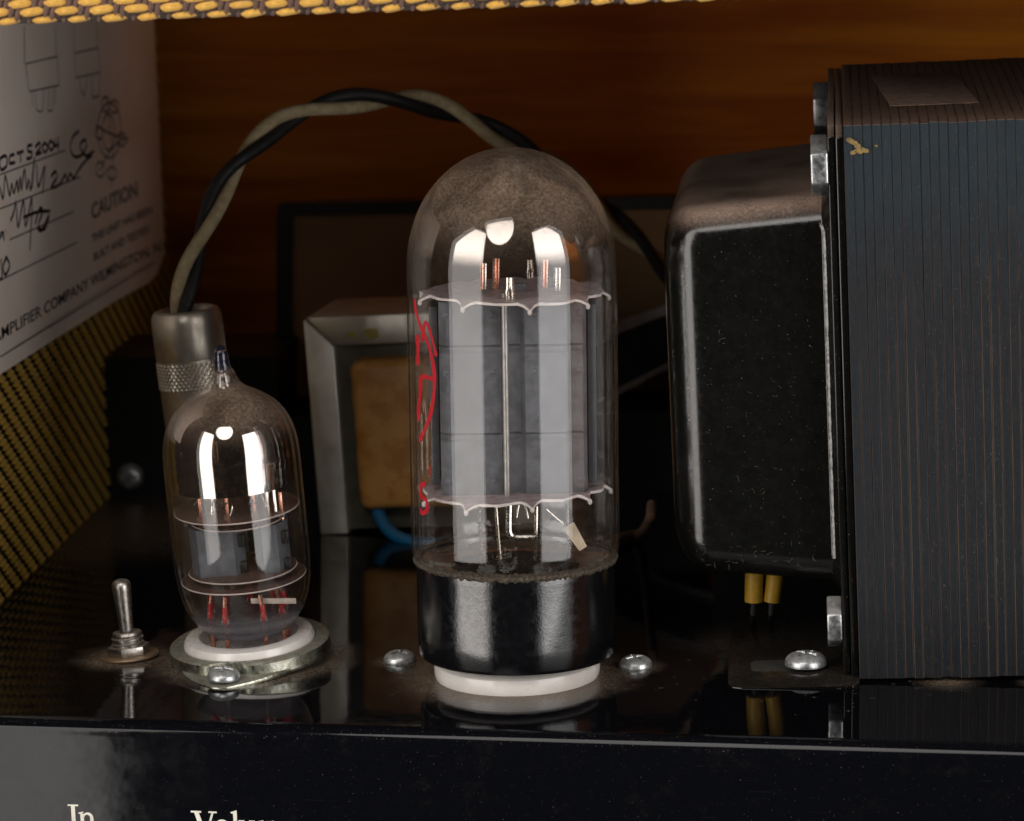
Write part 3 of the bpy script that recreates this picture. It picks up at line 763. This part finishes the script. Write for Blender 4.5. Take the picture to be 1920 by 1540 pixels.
cab = empty('twisted_lead', ony(345, 590, P_pl.y)); tag(cab, 'twisted pair of black and cream insulated wires arching behind the big tube', 'cable')
cl = cab.location/S
Y0 = P_pl.y
path = [(338, 640, 0), (338, 588, 0), (352, 520, 1), (380, 440, 4), (418, 350, 7), (468, 283, 11), (535, 226, 15), (620, 196, 19), (700, 188, 23), (790, 192, 28), (870, 220, 33), (945, 258, 37), (1020, 300, 42), (1095, 360, 47), (1160, 420, 52), (1225, 482, 56), (1300, 560, 58), (1360, 640, 58)]
sp = spline([ony(a, b, Y0+c) for a, b, c in path], 14)
L = [0]
for a, b in zip(sp, sp[1:]): L.append(L[-1]+(b-a).length)
for s_, nm, mk in ((0, 'cream_wire', 'cream'), (1, 'black_wire', 'black_wire')):
    pts = []
    for (p, l) in zip(sp, L):
        i = sp.index(p); t = (sp[min(i+1, len(sp)-1)]-sp[max(i-1, 0)]).normalized()
        vdir = V((0, 1, 0)); side = t.cross(vdir).normalized(); dep = side.cross(t)
        ph = 2*pi*(l-19)/34+pi/2+pi*s_
        pts.append(p+side*1.2*cos(ph)+dep*-1.2*sin(ph)-cl)
    bm = nb(); tube(bm, pts, 1.22, 12); obj(nm, bm, M_[mk], cab)

# ------------------------------------------------------------------ output transformer with silver frame
P_ot = onz(601, 1003)
YAW = R(-5.5)
ot = empty('output_transformer', P_ot, (0, R(-2.4), R(-11))); tag(ot, 'small transformer with silver steel frame and tan paper coil behind the big tube', 'transformer')
HO = ony(584, 600, P_ot.y).z-P_ot.z+.4; WO, DO = 44., 24.
bm = nb(); T = 6.0
prism(bm, [(0, 0), (T-.4, 0), (T-.4, HO-T), (0, HO-.25)], 0, DO, ax='y', bev=.35); obj('frame_upright', bm, M_['frame'], ot)
bm = nb(); prism(bm, [(.45, HO), (WO-.45, HO), (WO-T, HO-T+.3), (T+.1, HO-T+.3)], 0, DO, ax='y', bev=.45); obj('frame_top', bm, M_['frame'], ot)
bm = nb()
for cx_, cz_, q_ in ((9.5, HO-3.6, .9), (13.2, HO-3.4, 1.3), (13.9, HO-4.0, .8)): bm.faces.new([bm.verts.new((cx_+q_*cos(a)*1.2, -.03, cz_+q_*.75*sin(a)*(1+.15*sin(3*a)))) for a in [2*pi*k/18 for k in range(18)]])
tag(obj('varnish_stain', bm, simple('yellow varnish stain', (.62, .50, .14), .35, .3), ot), kind='stuff')
bm = nb(); prism(bm, [(WO-T+.4, 0), (WO, 0), (WO, HO-.25), (WO-T+.4, HO-T)], 0, DO, ax='y', bev=.35); obj('frame_upright', bm, M_['frame'], ot)
bm = nb(); box(bm, 5, WO-5, 2.2, DO-3, .5, HO-5.4, .2); obj('core', bm, M_['core'], ot)
bm = nb(); box(bm, T+3.0, WO-T-3.0, -3.2, DO+2, 5.2, HO-8.4, 1.9, 4)
bmesh.ops.subdivide_edges(bm, edges=[e for e in bm.edges if e.calc_length() > 4], cuts=8, use_grid_fill=True)
rr_ = random.Random(5)
for v in bm.verts: v.co += V((rr_.uniform(-.14, .14), rr_.uniform(-.16, .16), rr_.uniform(-.12, .12)))
obj('paper_coil', bm, M_['kraft'], ot, angle=60)
inv = (M.Translation(P_ot) @ ot.rotation_euler.to_matrix().to_4x4()).inverted()
bm = nb(); tube(bm, spline([inv @ p for p in (ony(706, 935, P_ot.y-1), ony(712, 968, P_ot.y-3), ony(735, 1000, P_ot.y-6), ony(775, 1017, P_ot.y-9), ony(830, 1022, P_ot.y-10), ony(900, 1030, P_ot.y-8))], 6), 1.3, 12)
obj('blue_lead', bm, M_['blue'], ot)

# ------------------------------------------------------------------ big mains transformer
P_tr = onz(1612, 1279)
TYAW = R(-6)
tr = empty('mains_transformer', P_tr+V((0, 0, .4)), (R(2.0), R(-1.2), TYAW))
tag(tr, 'big dusty transformer of dark steel laminations with black bell cover', 'transformer')
HT, DT = 88.6, 82.
pitch = 1.45; nl = 28
bm = nb(); box(bm, .0, pitch-.03, 0, DT, 0, HT, .12, 1)
lam0 = obj('lamination', bm, M_['lam'], tr)
lr = random.Random(11); lam0.location = V((0, 0, 0))
for k in range(1, nl):
    part_copy(lam0, (k*pitch, lr.uniform(-.10, .10), lr.uniform(-.12, .06)))
n = N('settled brown dust')
sx_ = n.t.nodes.new('ShaderNodeSeparateXYZ'); n.l(n.mm, sx_.inputs[0])
st_ = n.ma('PINGPONG', sx_.outputs[0], pitch/2)
ff = n.noise(3.5, 5, .8)
cc = n.mix(n.ramp(ff, .3, .7), (.16, .10, .072), (.30, .195, .145))
cc = n.mix(n.ma('MULTIPLY', n.ramp(st_, .22, .03), n.ramp(n.noise(.25, 3, .6), .35, .65, .1, .8)), cc, (.05, .032, .025))
M_['dust_layer'] = n.done(n.pbr(Base_Color=cc, Roughness=.95, Specular_IOR_Level=.1, Normal=n.bump(n.ma('ADD', ff, n.ramp(st_, .25, .0, 0, -1.)), .25)))
bm = nb(); gx, gy = 80, 40; rd = random.Random(8)
gv = [[bm.verts.new((-.05+nl*pitch*i/gx, .35+(DT-.7)*j/gy, HT+.10+rd.uniform(-.04, .05)-(.14 if j in (0, gy) or i in (0, gx) else 0))) for j in range(gy+1)] for i in range(gx+1)]
for i in range(gx):
    for j in range(gy): bm.faces.new((gv[i][j], gv[i+1][j], gv[i+1][j+1], gv[i][j+1]))
tag(obj('dust_layer', bm, M_['dust_layer'], tr, angle=80), kind='stuff')
# bell flange: two sheets left of the stack
for k, (xa, xb, hh) in enumerate(((-1.25, -.15, .5), (-2.5, -1.4, 1.2))):
    bm = nb(); rr2 = [(y, z) for y, z in ((.5+hh, 0), (DT-.5, 0), (DT-.5, HT-1), (DT-3, HT-.2), (3, HT-.2), (.5+hh, HT-2))]
    prism(bm, rr2, xa, xb, ax='x', bev=.2); obj('flange_sheet', bm, M_['bell'], tr)
def rrect(cy, cz, hy, hz, r, n=8):
    out = []
    for q, (sy, sz) in enumerate(((1, 1), (-1, 1), (-1, -1), (1, -1))):
        for k in [-.001]+list(range(n+1))+[n+.001]:
            a = pi/2*q+pi/2*min(max(k, 0), n)/n
            ex = .5 if k in (-.001, n+.001) else 0
            if ex:
                t_ = 1 if k > 0 else -1; out.append((cy+sy*(hy-r)+r*cos(a)-t_*ex*sin(a), cz+sz*(hz-r)+r*sin(a)+t_*ex*cos(a))); continue
            out.append((cy+sy*(hy-r)+r*cos(a), cz+sz*(hz-r)+r*sin(a)))
    return out
Zb0, Zb1 = 13.2, 76.6
ya, yb = 7.0, DT-7.0
def bell_sec(x, ins_, r): return [(x, y, z) for y, z in rrect((ya+yb)/2, (Zb0+Zb1)/2, (yb-ya)/2-ins_, (Zb1-Zb0)/2-ins_, r)]
bm = nb(); secs = []
for k in range(6):                                    # concave fillet at the flange
    a = pi/2*k/5; secs.append(bell_sec(-2.5-1.3*sin(a)*1., -1.3*(1-sin(a))+0, 5.2))
for k in (.03, 1, 2, 3.3, 3.97): secs.append(bell_sec(-3.8-19.4*k/4, 1.6*k/4, 5.2))
for k in range(1, 9):
    a = pi/2*k/8; secs.append(bell_sec(-23.2-6.*sin(a), 1.6+6.*(1-cos(a)), 5.2+1.6*k/8))
loft(bm, secs); obj('bell_cover', bm, M_['bell'], tr, angle=50)
bm = nb(); wr_ = random.Random(6)  # pale bead paints the fillet's highlight, mixed with worn enamel
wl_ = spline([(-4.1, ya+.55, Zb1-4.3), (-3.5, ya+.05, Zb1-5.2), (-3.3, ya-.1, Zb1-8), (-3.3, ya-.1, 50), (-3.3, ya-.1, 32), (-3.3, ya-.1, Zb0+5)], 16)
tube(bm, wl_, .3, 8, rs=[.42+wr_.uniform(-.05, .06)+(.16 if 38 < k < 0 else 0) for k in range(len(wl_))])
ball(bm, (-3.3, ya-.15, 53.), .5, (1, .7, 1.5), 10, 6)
obj('worn_highlight_edge', bm, simple('grey edge highlight and wear', (.30, .29, .275), .35, 0, vscale=1.4, vthr=(.35, .7), c2=(.10, .095, .09), bump=.03), tr)
# bolts: hex heads on the flange
def hexnut(y, z, r, h, rot, x0=-2.5):
    bm = nb(); hx = [(y+r*cos(pi/3*k+rot), z+r*sin(pi/3*k+rot)) for k in range(6)]
    prism(bm, hx, x0, x0-h, ax='x', bev=.35); return obj('hex_bolt', bm, M_['steel_bolt'], tr)
def trl(px, py, yl):
    """local (x, z) in the transformer's frame for a sight line at local depth yl"""
    im = (M.Translation(P_tr+V((0, 0, .4))) @ tr.rotation_euler.to_matrix().to_4x4()).inverted()
    o_ = im @ CP; d_ = im.to_3x3() @ ray(px, py); t = (yl-o_.y)/d_.y; return o_+d_*t
q = trl(1545, 310, 5); hexnut(5.2, q.z, 4.9, 2.7, pi/6)
q = trl(1545, 205, DT-7); hexnut(DT-7, q.z, 4.9, 2.7, pi/6)
q = trl(1580, 1165, 4.5); hexnut(4.5, q.z, 4.3, 2.4, pi/6)
# lighter patch where a label kept the dust off
bm = nb()
pa = [trl(1650, 128, 0), trl(1800, 122, 0)]
box(bm, 7.5, 21.5, 20, 62, HT+.05, HT+.2, .03)
for v in bm.verts:
    v.co.x += (v.co.y-20)*-.06
obj('label_patch', bm, simple('dusty tape patch', (.33, .22, .165), .95, 0, c2=(.23, .15, .11), vscale=.6, bump=.05, bscale=2), tr)
# yellow primer chips on the corner
n = N('yellow chipped paint'); M_['chip'] = n.done(n.pbr(Base_Color=n.mix(n.ramp(n.noise(1.4, 4, .7), .4, .6), (.26, .17, .045), (.06, .045, .03)), Roughness=.7))
bm = nb(); cr = random.Random(2)
for (px, py) in ((1592, 262), (1597, 265), (1603, 268), (1608, 274), (1612, 278), (1617, 281), (1622, 283), (1606, 284), (1599, 286), (1612, 285), (1643, 274)):
    q = trl(px, py, -.2); s_ = .35 if px > 1640 else .55
    pts = [bm.verts.new((q.x+s_*cos(a)*cr.uniform(.7, 1.3), -.24-cr.uniform(0, .1), q.z+s_*.7*sin(a)*cr.uniform(.7, 1.2))) for a in [2*pi*k/7 for k in range(7)]]
    bm.faces.new(pts)
tag(obj('paint_chip', bm, M_['chip'], tr, smooth=False), kind='stuff')
# slotted foot
bm = nb()
im = (M.Translation(P_tr+V((0, 0, .4))) @ tr.rotation_euler.to_matrix().to_4x4()).inverted()
ft = [im @ onz(px, py, .7) for px, py in ((1366, 1215), (1364, 1272), (1372, 1282), (1390, 1284), (1600, 1284), (1612, 1279), (1612, 1150), (1385, 1150))]
def r2(pts): return [(p.x, p.y) for p in pts]
slot = [im @ onz(px, py, .7) for px, py in ((1408, 1243), (1414, 1239), (1500, 1239), (1500, 1257), (1414, 1257), (1408, 1253))]
zf = sum(p.z for p in ft)/len(ft)
prism(bm, r2(ft), zf-.5, zf+.1, bev=.15)
obj('mounting_foot', bm, simple('black foot enamel', (.004, .004, .004), .10, 0, dust=.25, specks=.3, dcol=(.10, .078, .06)), tr)
bm = nb(); prism(bm, r2(slot), zf-.2, zf+.125); obj('foot_slot', bm, simple('dust filled slot', (.025, .022, .017), .9, 0, bump=.1), tr)
# yellow leads leave the bell from below
for a, b, tlt in ((1414, 1413, 0), (1453, 1447, 1)):
    t = empty('yellow_lead', ony(b, 1128, 12))
    tag(t, 'yellow insulated wire under the bell cover, %s of the pair' % ('nearer the screw, right one' if tlt else 'left one'), 'wire', 'yellow wires under the bell cover')
    o_ = t.location/S
    bm = nb(); tube(bm, [p-o_ for p in spline([ony(a+3, 1010, 12), ony(a, 1080, 12), ony(b, 1128, 12)], 4)], 1.5 if not tlt else 1.4, 16)
    obj('insulation', bm, M_['yellow'], t)
    bm = nb(); tube(bm, [p-o_ for p in [ony(b, 1126, 12), ony(b-1, 1150, 12), onz(b-2, 1172, 0.1)]], .5, 8); obj('dark_core', bm, M_['black_wire'], t)

# ------------------------------------------------------------------ cabinet
cabn = empty('amplifier_cabinet', (0, 0, 0)); tag(cabn, 'amber plywood cabinet interior with yellow tweed covered edge and side', 'cabinet')
Wp = onz(0, 1130); dw = V((sin(-YAW), cos(-YAW), 0)); xw = V((cos(-YAW), -sin(-YAW), 0))
def cw(u, v, z): return Wp+dw*u+xw*v+V((0, 0, z))      # u into the cabinet, v to the right of the side wall
def onwall(px, py, off=0.):
    d = ray(px, py); t = (Wp+xw*off-CP).dot(xw)/d.dot(xw); return CP+d*t
UB = (onwall(318, 500)-Wp).dot(dw)                      # back wall depth
def quad_slab(name, pts, th, mat, sub=1):
    bm = nb(); pts = [V(p) for p in pts]; nn = (pts[1]-pts[0]).cross(pts[2]-pts[0]).normalized()
    loft(bm, [pts, [p-nn*th for p in pts]]); return obj(name, bm, mat, cabn)
quad_slab('back_panel', [cw(UB, -4, -60), cw(UB, 300, -60), cw(UB, 300, 150), cw(UB, -4, 150)][::-1], -9, M_['wood'])
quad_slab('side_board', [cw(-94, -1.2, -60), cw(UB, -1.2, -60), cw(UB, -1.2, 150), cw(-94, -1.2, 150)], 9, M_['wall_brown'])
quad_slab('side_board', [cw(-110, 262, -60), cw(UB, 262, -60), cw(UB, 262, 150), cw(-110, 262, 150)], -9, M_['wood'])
# side tweed as woven nubs (one mass)
def nub(bm, c, ax_, up, out, l, h, t, seg=6, mi=0):
    rows = []
    for i, s_ in enumerate((-1, -.62, 0, .62, 1)):
        k = (1-s_**4)**.5 if abs(s_) < 1 else .35
        rows.append([c+ax_*l/2*s_+up*(h/2*k*cos(2*pi*j/seg))+out*(t*k*sin(2*pi*j/seg)) for j in range(seg)])
    loft(bm, rows, True, mi)
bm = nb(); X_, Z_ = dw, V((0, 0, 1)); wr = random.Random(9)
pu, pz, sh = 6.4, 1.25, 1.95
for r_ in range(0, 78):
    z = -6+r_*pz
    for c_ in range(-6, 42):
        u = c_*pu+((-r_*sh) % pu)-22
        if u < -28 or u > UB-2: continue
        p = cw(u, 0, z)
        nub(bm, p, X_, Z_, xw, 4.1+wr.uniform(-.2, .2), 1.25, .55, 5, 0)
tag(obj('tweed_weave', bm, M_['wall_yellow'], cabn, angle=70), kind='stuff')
# top board with tweed front edge
lipY = -45.
pL, pRt = ony(0, 46, lipY), ony(1330, 0, lipY)
ld = (pRt-pL).normalized()
bm = nb()
A = pL-ld*60; B = pL+ld*330
secs = []
for p in (A, B):
    secs.append([p+V((0, 0, 0)), p+V((0, -.9, .5)), p+V((0, -1.1, 1.5)), p+V((0, -1.1, 12)), p+V((0, 0, 13)), p+V((0, 8, 13)), p+V((0, 240, 13)), p+V((0, 240, 1)), p+V((0, 1, 0))])
loft(bm, secs); obj('top_board', bm, M_['wall_brown'], cabn)
ya_ = None; ba_ = None
lpx, lpz, lsh = 4.95, 1.18, 1.62
up = V((0, 0, 1)); out = V((0, -1, 0))
tb = nb(); nub(tb, V((0, 0, 0)), V((1, 0, 0)), V((0, 0, 1)), V((0, -1, 0)), 3.5, 1.25, .8, 10)
for v in tb.verts: v.co.z += .12*sin(v.co.x*1.6)
ytm = obj('yellow_thread', tb, M_['yellow_thread'], cabn, angle=80)
tb = nb(); nub(tb, V((0, 0, 0)), V((0, 0, 1)), V((1, 0, 0)), V((0, -1, 0)), 2.5, .95, .7, 8)
for v in tb.verts: v.co.x += .1*v.co.z
btm = obj('brown_thread', tb, M_['brown_thread'], cabn, angle=80)
ang = atan2(ld.z, ld.x); first = True; tr_ = random.Random(4)
for r_ in range(0, 4):
    for c_ in range(-2, 36):
        s_ = c_*lpx-r_*lsh+1.5
        base_ = pL+ld*s_
        z = .5+r_*lpz; dy = -1.15 if r_ else -.55
        px_ = 0
        pos = base_+V((0, dy, z)); rr3 = (0, -ang+tr_.uniform(-.05, .05), 0)
        if (-4 < s_ < 172):
            if first: ytm.location = pos*S; ytm.rotation_euler = rr3
            else: part_copy(ytm, pos, rr3, scale=(tr_.uniform(.92, 1.05), 1, tr_.uniform(.85, 1.1)))
            bp = pL+ld*(s_+lpx*.5-.42)+V((0, dy+.1, z+(1.15 if r_ == 0 else .4))); rb = (0, -ang+.12+tr_.uniform(-.06, .06), 0)
            if r_ % 1 == 0:
                if first: btm.location = bp*S; btm.rotation_euler = rb
                else: part_copy(btm, bp, rb)
                part_copy(btm, bp+ld*.85+V((0, .12, -.55)), rb)
            first = False

# paper label on the side wall
pap = empty('paper_label', onwall(100, 640)); tag(pap, 'white printed and handwritten paper sheet glued on the left cabinet wall', 'paper')
po = pap.location/S
def wl(px, py, off): return onwall(px, py, off)-po
bm = nb()
left_u = (onwall(0, 700)-Wp).dot(dw)-45
bl = onwall(0, 700, .9); zb = bl.z
def pz_(u):   # lower edge height along the wall
    return 0
eL_ = onwall(0, 702, .9); eR_ = onwall(287, 520, .9)
dirp = (eR_-eL_)
uR = (onwall(305, 480, .9)-Wp).dot(dw)
n_ = 26; secs = []
for i in range(n_+1):
    f = i/n_; p = eL_-dirp*.35+dirp*1.35*f*1.02
    u = (p-Wp).dot(dw); zlo = p.z
    k = max(0, (f-.93)/.07); zlo += 5*k*k
    curl = .9+2.2*max(0, (f-.72)/.28)**2
    q = Wp+dw*u+xw*curl
    secs.append((q, zlo))
rows = []
for q, zlo in secs:
    a = V((q.x, q.y, zlo))-po; b = V((q.x, q.y, 150))-po
    rows.append([a, b, b-xw*.18, a-xw*.18])
loft(bm, rows); obj('sheet', bm, M_['paper'], pap)
def woff(px, py):
    # distance off the wall that follows the sheet's curl
    p = onwall(px, py, .9); f = ((p-(eL_-dirp*.35)).dot(dw))/((dirp*1.35*1.02).dot(dw))
    return .9+2.2*max(0, (f-.72)/.28)**2+.06
def pen(bm, pts, w_, n=5):
    sp_ = [(p[0], p[1]) for p in spline([(x, y, 0) for x, y in pts], n)] if n else pts
    P3 = [wl(x, y, woff(x, y)) for x, y in sp_]
    for a, b in zip(P3, P3[1:]):
        t = (b-a)
        if t.length < 1e-6: continue
        t.normalize(); s = t.cross(xw).normalized()*w_; e = t*w_*.4
        f = bm.faces.new([bm.verts.new(q) for q in (a-e+s, a-e-s, b+e-s, b+e+s)])
# printed drawings of tubes
bm = nb()
for st in ([(46, 50), (46, 118)], [(104, 50), (106, 110)], [(48, 120), (107, 106), (111, 160), (55, 172), (48, 120)], [(60, 173), (62, 198)], [(66, 172), (68, 205), (74, 210), (80, 208), (82, 168)], [(92, 168), (90, 208), (98, 208), (100, 164)], [(104, 163), (103, 196)],
           [(138, 45), (139, 98)], [(182, 45), (182, 92)], [(140, 100), (184, 90), (188, 136), (142, 146), (140, 100)], [(150, 147), (152, 168), (158, 180), (164, 144)], [(172, 142), (174, 184), (186, 180), (187, 138)]):
    pen(bm, st, .16, 0)
for cx, cy, rx, ry in ((205, 245, 22, 52), (203, 248, 12, 34), (198, 196, 8, 14), (214, 200, 8, 12), (228, 262, 9, 12), (188, 318, 8, 14), (210, 325, 9, 12), (186, 250, 7, 11)):
    pen(bm, [(cx+rx*cos(a), cy+ry*sin(a)) for a in [2*pi*k/18 for k in range(19)]], .22, 0)
for st in ([(198, 180), (205, 225), (212, 290), (208, 350)], [(180, 235), (205, 250), (240, 262)], [(187, 320), (205, 285), (228, 262)]): pen(bm, st, .2)
tag(obj('printed_drawing', bm, M_['ink_grey'], pap, smooth=False), kind=None)
# ruled lines and border
bm = nb()
for st in ([(0, 328), (122, 282)], [(0, 392), (150, 332)], [(18, 450), (138, 397)], [(0, 526), (144, 455)], [(0, 670), (290, 492)]): pen(bm, st, .15, 0)
obj('ruled_lines', bm, M_['ink_grey'], pap, smooth=False)
# handwriting
bm = nb()
for st in ([(8, 292), (0, 300), (2, 318), (12, 312), (13, 296), (8, 292)], [(27, 290), (19, 293), (18, 306), (28, 305)], [(32, 288), (44, 284)], [(38, 287), (39, 304)], [(60, 272), (52, 275), (53, 284), (60, 286), (58, 296), (50, 298)], [(65, 296), (63, 301)],
           [(66, 276), (74, 268), (75, 278), (67, 290), (78, 286)], [(84, 268), (79, 276), (84, 286), (90, 276), (84, 268)], [(95, 264), (91, 272), (96, 282), (101, 272), (95, 264)], [(103, 262), (102, 274), (110, 270)], [(108, 258), (110, 282)],
           [(0, 352), (6, 372), (10, 330), (18, 366), (22, 346), (26, 362), (32, 340), (34, 360), (38, 334), (40, 356), (46, 318), (50, 354), (54, 338), (58, 355), (64, 300), (60, 352)], [(68, 308), (72, 350), (84, 312), (80, 362)], [(96, 330), (104, 322), (106, 334), (96, 352), (112, 346), (122, 328), (126, 338), (132, 326), (138, 334), (148, 318), (162, 300), (172, 292)],
           [(148, 246), (136, 258), (132, 280), (140, 294), (154, 290), (162, 272), (158, 262), (150, 274), (160, 292), (176, 284)],
           [(20, 414), (26, 398), (30, 380), (34, 426), (44, 376), (48, 424), (60, 372), (56, 468)], [(66, 420), (74, 392), (80, 396), (72, 424), (84, 430), (92, 404), (78, 432), (70, 428)], [(44, 408), (70, 398), (94, 396)],
           [(0, 448), (4, 436), (8, 450)], [(2, 486), (4, 520), (0, 524)], [(12, 482), (6, 500), (10, 516), (18, 498), (12, 482)]):
    pen(bm, st, .33)
obj('handwriting', bm, M_['ink'], pap, smooth=False)
# printed words
def wall_text(txt, p0, p1, hpx, mat, name, wt=0):
    cu = bpy.data.curves.new('t', 'FONT'); cu.body = txt; cu.size = 1; cu.offset = wt; cu.resolution_u = 3
    to = bpy.data.objects.new('t', cu); col.objects.link(to)
    bpy.context.view_layer.update()
    me = bpy.data.meshes.new_from_object(to.evaluated_get(bpy.context.evaluated_depsgraph_get()))
    bpy.data.objects.remove(to)
    xs_ = [v.co.x for v in me.vertices]; x0, x1 = min(xs_), max(xs_)
    a, b = onwall(*p0, .9), onwall(*p1, .9)
    hh = (onwall(p0[0], p0[1]-hpx, .9)-a).z
    for v in me.vertices:
        f = (v.co.x-x0)/(x1-x0); p = a.lerp(b, f); p.z += v.co.y/.7*hh
        u = (p-Wp).dot(dw); ff = ((p-(eL_-dirp*.35)).dot(dw))/((dirp*1.35*1.02).dot(dw))
        off = .9+2.2*max(0, (ff-.72)/.28)**2+.07
        q = Wp+dw*u+xw*off; v.co = (V((q.x, q.y, p.z))-po)*S
    me.materials.append(mat); o = bpy.data.objects.new(name, me); col.objects.link(o); o.parent = pap; return o
wall_text('AMPLIFIER COMPANY WILMINGTON, N.C.', (-12, 645), (300, 462), 23, M_['ink'], 'printed_line', .012)
wall_text('CAUTION', (172, 412), (250, 368), 30, M_['ink_grey'], 'printed_line', .02)
wall_text('THIS UNIT HAS BEEN', (172, 455), (272, 400), 15, M_['ink_grey'], 'printed_line', .02)
wall_text('BUILT AND TESTED', (176, 490), (268, 436), 15, M_['ink_grey'], 'printed_line', .02)
wall_text('BY:', (-2, 448), (12, 441), 12, M_['ink_grey'], 'printed_line', .0)

# ------------------------------------------------------------------ things at the back
def cpos(px, py, u):
    """sight line meets the plane at cabinet depth u (parallel to the back panel)"""
    d = ray(px, py); t = (Wp+dw*u-CP).dot(dw)/d.dot(dw); return CP+d*t
def slab_u(name, corners, u, th, mat, parent, bev=0):
    bm = nb(); a = [cpos(px, py, u)-V(parent.location)/S for px, py in corners]
    loft(bm, [a, [p+dw*th for p in a]])
    if bev: bmesh.ops.bevel(bm, geom=bm.edges[:], offset=bev, segments=2, profile=.5, affect='EDGES')
    return obj(name, bm, mat, parent)
bb = empty('black_box', cpos(260, 950, 92)); tag(bb, 'plain black steel box standing at the back left behind the plug, plus an added dark blocker behind the bell cover', 'box')
slab_u('front_panel_with_blocker', [(186, 955), (1720, 915), (1720, 480), (1335, 480), (1330, 772), (520, 784), (520, 668), (186, 672)], 92, 30, M_['blackbox'], bb)  # right end added unseen behind the bell to block the wood's glow
s5 = make_screw(2.9, 2.2); s5.location = (cpos(245, 893, 92)-dw*.1)*S; s5.rotation_euler = (pi/2, 0, YAW)
tag(s5, 'chrome domed screw on the black box left of the plug', 'screw', 'cross-head screws in the chassis')
fb = empty('framed_board', cpos(880, 780, 118)); tag(fb, 'brown board with black border standing in front of the wood panel', 'board')
slab_u('board', [(545, 800), (1320, 790), (1320, 392), (545, 405)], 118, 3, M_['board'], fb)
slab_u('border', [(520, 405), (1330, 390), (1330, 368), (520, 383)], 116, 6, M_['blackbox'], fb)
slab_u('border', [(518, 800), (545, 800), (545, 404), (518, 405)], 116, 6, M_['blackbox'], fb)
spk = empty('speaker_frame', cpos(1150, 680, 108)); tag(spk, 'curved black metal arm with grey edges between the big tube and the bell cover', 'speaker frame')
so_ = V(spk.location)/S
for nm, mk, top, bot, uu in (('arm', 'blackbox', [(1000, 740), (1100, 650), (1165, 612), (1245, 582), (1330, 560)], [(1000, 850), (1100, 775), (1165, 737), (1245, 697), (1330, 668)], 108),
                             ('arm_edge', 'strut', [(1000, 735), (1100, 640), (1165, 602), (1245, 574), (1330, 552)], [(1000, 751), (1100, 660), (1165, 623), (1245, 592), (1330, 570)], 106.5),
                             ('arm_edge', 'strut', [(1000, 842), (1100, 764), (1165, 726), (1245, 685), (1330, 656)], [(1000, 852), (1100, 777), (1165, 738), (1245, 696), (1330, 668)], 106.5)):
    bm = nb(); secs = []
    for a, b in zip(top, bot):
        A_, B_ = cpos(*a, uu)-so_, cpos(*b, uu)-so_
        secs.append([A_, B_, B_+dw*1.4, A_+dw*1.4])
    loft(bm, secs); obj(nm, bm, M_[mk], spk)
bwr = empty('brown_wire', onz(1195, 1000)); tag(bwr, 'loose brown cloth wire curling on the chassis behind the big tube', 'wire')
bo = V(bwr.location)/S
bm = nb(); tube(bm, [p-bo for p in spline([onz(1120, 1040, 1), onz(1165, 1008, 1.5), onz(1200, 1000, 2), ony(1218, 975, 60), ony(1222, 945, 62)], 6)], .9, 10)
obj('insulation', bm, M_['brown_wire'], bwr)

# ------------------------------------------------------------------ lint and dust fibres
lint = nb(); lr_ = random.Random(21)
def fibre(p, r, L_, up_=.3):
    a = lr_.uniform(0, 2*pi); pts = [V(p)]
    for k in range(6):
        a += lr_.uniform(-.8, .8); pts.append(pts[-1]+V((cos(a), sin(a), lr_.uniform(-.1, .25)*up_))*L_/6)
    tube(lint, pts, r, 3, False)
for k in range(210):
    if k % 3 == 0: c_ = (P_small, 12.5, 19)
    elif k % 3 == 1: c_ = (V((0, 0, 0)), 13.5, 24)
    else: c_ = (P_tr+V((-6, 4, 0)), 4, 28)
    a = lr_.uniform(0, 2*pi); r_ = lr_.uniform(c_[1], c_[2]); p = c_[0]+V((cos(a)*r_, sin(a)*r_*.8, .05))
    if to_ch(p).y < 2: continue
    fibre(p, .0075, lr_.uniform(.3, 1.1))
for k in range(70):       # on the big dome and the bell face
    a, b = lr_.uniform(pi, 2*pi), lr_.uniform(.15, 1.3)
    p = V(((RG+.05)*cos(b)*cos(a), (RG+.05)*cos(b)*sin(a), zsh+(ztop-zsh+.05)*sin(b)))
    fibre(big_m @ p, .007, lr_.uniform(.3, 1.1), .1)
tm_ = M.Translation(P_tr+V((0, 0, .4))) @ tr.rotation_euler.to_matrix().to_4x4()
for k in range(40):
    x, z = lr_.uniform(-26, -4)**1, Zb0+4+lr_.random()**2.4*50
    p = tm_ @ V((x, ya+1.55*min(1, (-x-3)/20)-.12, z)); a = lr_.uniform(0, 6.3); pts = [p]
    for q_ in range(5):
        a += lr_.uniform(-.9, .9); pts.append(pts[-1]+V((cos(a), -.01, sin(a)))*lr_.uniform(.05, .35))
    tube(lint, pts, .009, 3, False)
lo = obj('lint', lint, simple('grey lint', (.30, .25, .2), .9), None, normals=False)
tag(lo, 'fine grey lint fibres lying on the black chassis', 'lint', kind='stuff')
print('UB', UB, 'yaw', math.degrees(CYAW), 'PSMALL', P_small, 'TR', P_tr, 'OT', P_ot, 'PL', P_pl, 'GZ', GZ, 'ZT', ZT, ZBm)
